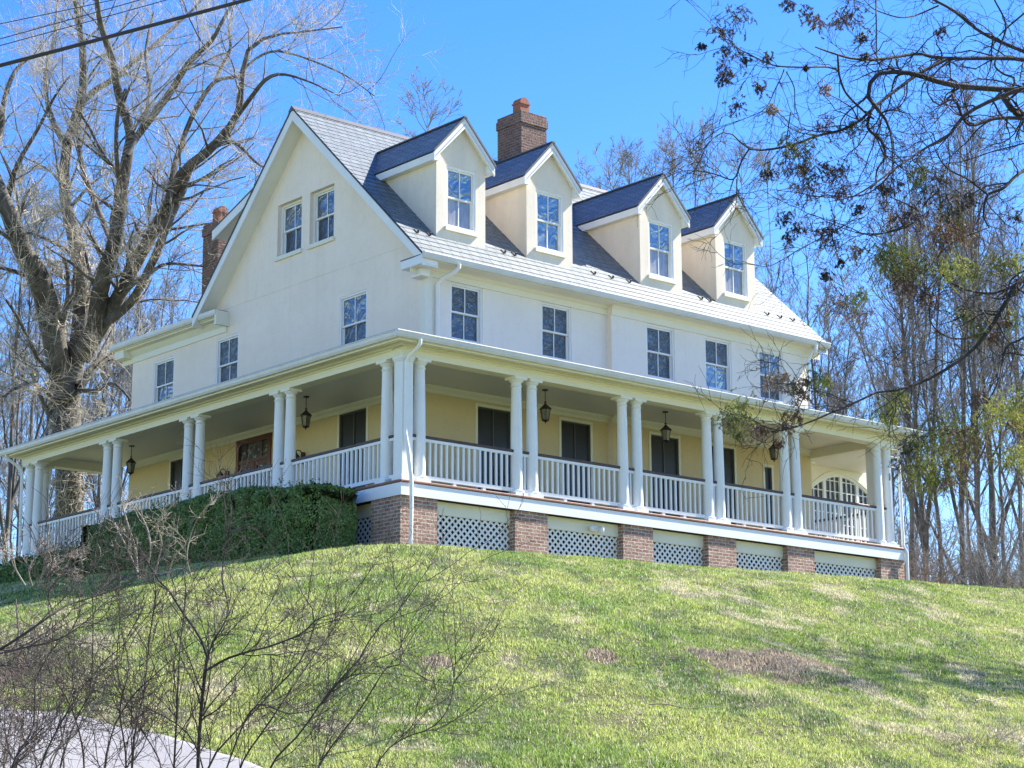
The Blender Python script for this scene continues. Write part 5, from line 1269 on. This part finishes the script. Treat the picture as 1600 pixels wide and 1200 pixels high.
    CL = [(A, [(290, 60, 70, dk), (210, 130, 50, dk), (245, 210, 48, dk), (250, 310, 55, dk), (230, 350, 30, dk), (130, 205, 20, dk), (420, 260, 28, dk), (395, 390, 32, dk), (290, 470, 34, dk), (520, 20, 36, dk), (800, 50, 75, dk), (740, 80, 40, br), (600, 60, 36, dk), (850, 160, 30, dk), (640, 100, 30, br),
          (580, 660, 70, gr), (520, 640, 40, gr), (540, 740, 50, br), (600, 760, 60, dk), (690, 760, 50, dk), (620, 830, 45, br), (740, 760, 60, dk), (500, 970, 38, dk), (430, 760, 35, dk), (680, 1020, 58, br), (1150, 800, 95, dk), (1200, 880, 80, dk), (1110, 760, 50, gr), (1080, 960, 55, br), (1290, 900, 50, dk), (1230, 1000, 75, br), (1250, 960, 50, gr), (1000, 1130, 85, yg), (960, 1160, 60, gr), (1250, 1170, 60, yg), (1180, 1060, 50, tan), (1540, 960, 30, dk), (445, 485, 24, tan), (685, 395, 18, tan), (820, 560, 40, gr), (700, 550, 48, br), (940, 840, 40, dk), (1340, 880, 36, dk), (1000, 960, 45, br), (830, 930, 30, dk), (1330, 1060, 40, tan), (820, 1120, 30, tan), (1480, 1170, 40, gr), (750, 860, 30, br), (990, 830, 40, dk), (1200, 140, 24, dk), (860, 250, 18, dk), (330, 260, 26, dk), (600, 300, 16, dk)]),
          (B_, [(680, 130, 60, gr), (740, 150, 60, yg), (760, 230, 55, br), (770, 290, 40, br), (850, 200, 48, gr), (430, 380, 70, tan), (490, 350, 40, br), (560, 330, 34, yg), (560, 420, 40, tan), (990, 190, 55, yg), (1050, 210, 38, gr), (1080, 220, 36, gr), (1190, 190, 40, gr), (1290, 160, 30, yg), (870, 340, 38, br), (1040, 400, 28, gr), (1250, 420, 42, yg), (1220, 440, 30, br), (1180, 510, 28, br), (1100, 470, 38, gr), (170, 720, 46, tan), (215, 710, 30, tan), (300, 770, 38, br), (270, 740, 26, gr), (380, 705, 40, gr), (400, 720, 26, yg), (325, 720, 20, dk), (10, 840, 50, yg), (-20, 880, 46, gr), (50, 900, 40, yg), (80, 940, 36, tan), (20, 960, 30, gr), (110, 930, 24, br), (270, 870, 28, br), (230, 920, 24, br), (690, 850, 50, yg), (740, 790, 38, yg), (710, 880, 30, yg), (200, 1000, 16, br), (850, 1020, 95, gr), (900, 960, 80, gr), (960, 940, 70, yg), (800, 1000, 60, dk), (870, 1100, 80, yg), (940, 1060, 90, yg), (1060, 1010, 70, br), (1000, 1120, 70, br), (880, 1150, 50, gr), (920, 1180, 40, br), (780, 1100, 40, br), (1090, 980, 50, gr), (1170, 860, 56, yg), (1230, 840, 66, yg), (1290, 830, 50, yg), (1330, 780, 50, gr), (1320, 900, 50, yg), (1000, 1000, 70, yg), (1330, 1040, 60, yg), (1280, 1050, 55, yg), (1240, 1070, 40, gr), (1110, 800, 36, br), (1270, 900, 40, br), (410, 230, 26, dk), (480, 170, 22, dk), (230, 60, 26, dk), (280, 20, 30, dk), (420, 20, 46, dk), (1000, 20, 50, gr), (950, 60, 40, br)])]
    F_ = Acc()
    for fn, items in CL:
        for (x, y, rad, colr) in items:
            if colr == dk: rad *= .72
            px, py = fn([(x, y)])[0]; dd = d-1.3+r.uniform(-.7, .5)
            c = at(px, py, dd); rw = rad/2.87*dd/FPX
            ns = int(16+rad*.75)
            # sprays: drooping feathery shoots
            o = c+r.normal(size=(ns, 3))*rw*.68; h = r.uniform(0, 6.283, ns); dr = np.stack([np.cos(h), np.sin(h), r.uniform(-1.3, .15, ns)], 1); dr /= np.linalg.norm(dr, axis=1, keepdims=True)
            Ls = rw*r.uniform(.55, 1.2, ns); m = 7
            S = np.empty((ns, m, 3)); S[:, 0] = o; dcur = dr.copy()
            for j in range(1, m): dcur = dcur+np.array([0, 0, -.10])+r.normal(size=(ns, 3))*.10; dcur /= np.linalg.norm(dcur, axis=1, keepdims=True); S[:, j] = S[:, j-1]+dcur*(Ls/(m-1))[:, None]
            F_.tubes(S, np.full((ns, m), .0020), 3, np.array(colr)*.8)
            # leaflets on both sides of each shoot
            per_ = 30; i = np.repeat(np.arange(ns), per_); t = r.random(len(i))**.8*(m-1.01); k = t.astype(int); w = (t-k)[:, None]
            p0 = S[i, k]*(1-w)+S[i, k+1]*w; tg = S[i, k+1]-S[i, k]; tg /= np.linalg.norm(tg, axis=1, keepdims=True)
            q = np.cross(tg, r.normal(size=tg.shape)); q /= np.linalg.norm(q, axis=1, keepdims=True)
            ld = tg*.8+q*.75+np.array([0, 0, -.15]); ld /= np.linalg.norm(ld, axis=1, keepdims=True); ll = r.uniform(.010, .028, len(i))[:, None]
            wd_ = np.cross(ld, r.normal(size=ld.shape)); wd_ /= np.linalg.norm(wd_, axis=1, keepdims=True); wd_ *= .0024
            V = np.stack([p0, p0+ld*ll*.5+wd_, p0+ld*ll, p0+ld*ll*.5-wd_], 1).reshape(-1, 3)
            cc = np.array(colr)*r.uniform(.6, 1.5, len(i))[:, None]; alt = r.random(len(i)) < .15; cc[alt] = np.array(br if colr != br else gr)*r.uniform(.7, 1.2, alt.sum())[:, None]
            F_.add(V, np.arange(len(V)).reshape(-1, 4), np.repeat(cc, 4, 0))
    F_.build('foliage', M['leaf'], root)
    return root
conifer()
# a second tree of that stand, out of frame to the right, dapples the lawn
for i, (x, y, s) in enumerate([(9.5, -20.5, .62), (14, -18, .8), (3.5, -24.0, .5), (13, -15.2, .85), (10.5, -14.2, .6)]):
    o = copy_tree(PR[(i+1) % 4]); o.location = (x, y, float(zg(x, y))-.1); o.scale = (s,)*3; o.rotation_euler = (0, 0, 2.1*i); tag(o, 'bare tree of the same wood, off beside the lawn', 'tree', 'bare trees beside the lawn, out of view')

# ------------------------------------------------------------------ overhead wires
def wire(p, q, r0, label, sag=.25, nm='utility_wire', group=None):
    P = np.array([p*(1-t)+q*t-np.array([0, 0, sag*4*t*(1-t)]) for t in np.linspace(0, 1, 30)])
    o = Acc(); o.tubes(P[None], np.full((1, 30), r0), 8); w = o.build(nm, M['iron'], None, True); tag(w, label, 'wire', group)
wire(at(-500, 231, 12), at(1000, -172, 15), .0125, 'thick black cable crossing the top left sky', .03)
for i, (a, b_) in enumerate((((-300, 97, 15), (600, -97, 17)), ((-300, 141, 15), (700, -142, 17)), ((-300, 150, 15), (700, -128, 17)))):
    wire(at(*a), at(*b_), .0035, ['thin utility wire, uppermost at the top left corner', 'thin utility wire, upper of the close pair above the thick cable', 'thin utility wire, lower of the close pair above the thick cable'][i], .03)
# fallen sticks on the lawn
for i, (a, b_, lb) in enumerate((((1525, 1100), (1572, 1097), 'pale fallen stick lying on the lawn near the right edge'), ((1015, 1107), (1130, 1113), 'thin dark fallen twig lying on the mid lawn'))):
    p, q = hitg(*a), hitg(*b_); pts = np.array([p*(1-t)+q*t+np.array([0, 0, .05+.02*math.sin(t*9)]) for t in np.linspace(0, 1, 9)])
    o = Acc(); o.tubes(pts[None], np.linspace(.012, .005, 9)[None], 6); w = o.build('stick', M['shrub_pale'], None, True); tag(w, lb, 'stick')
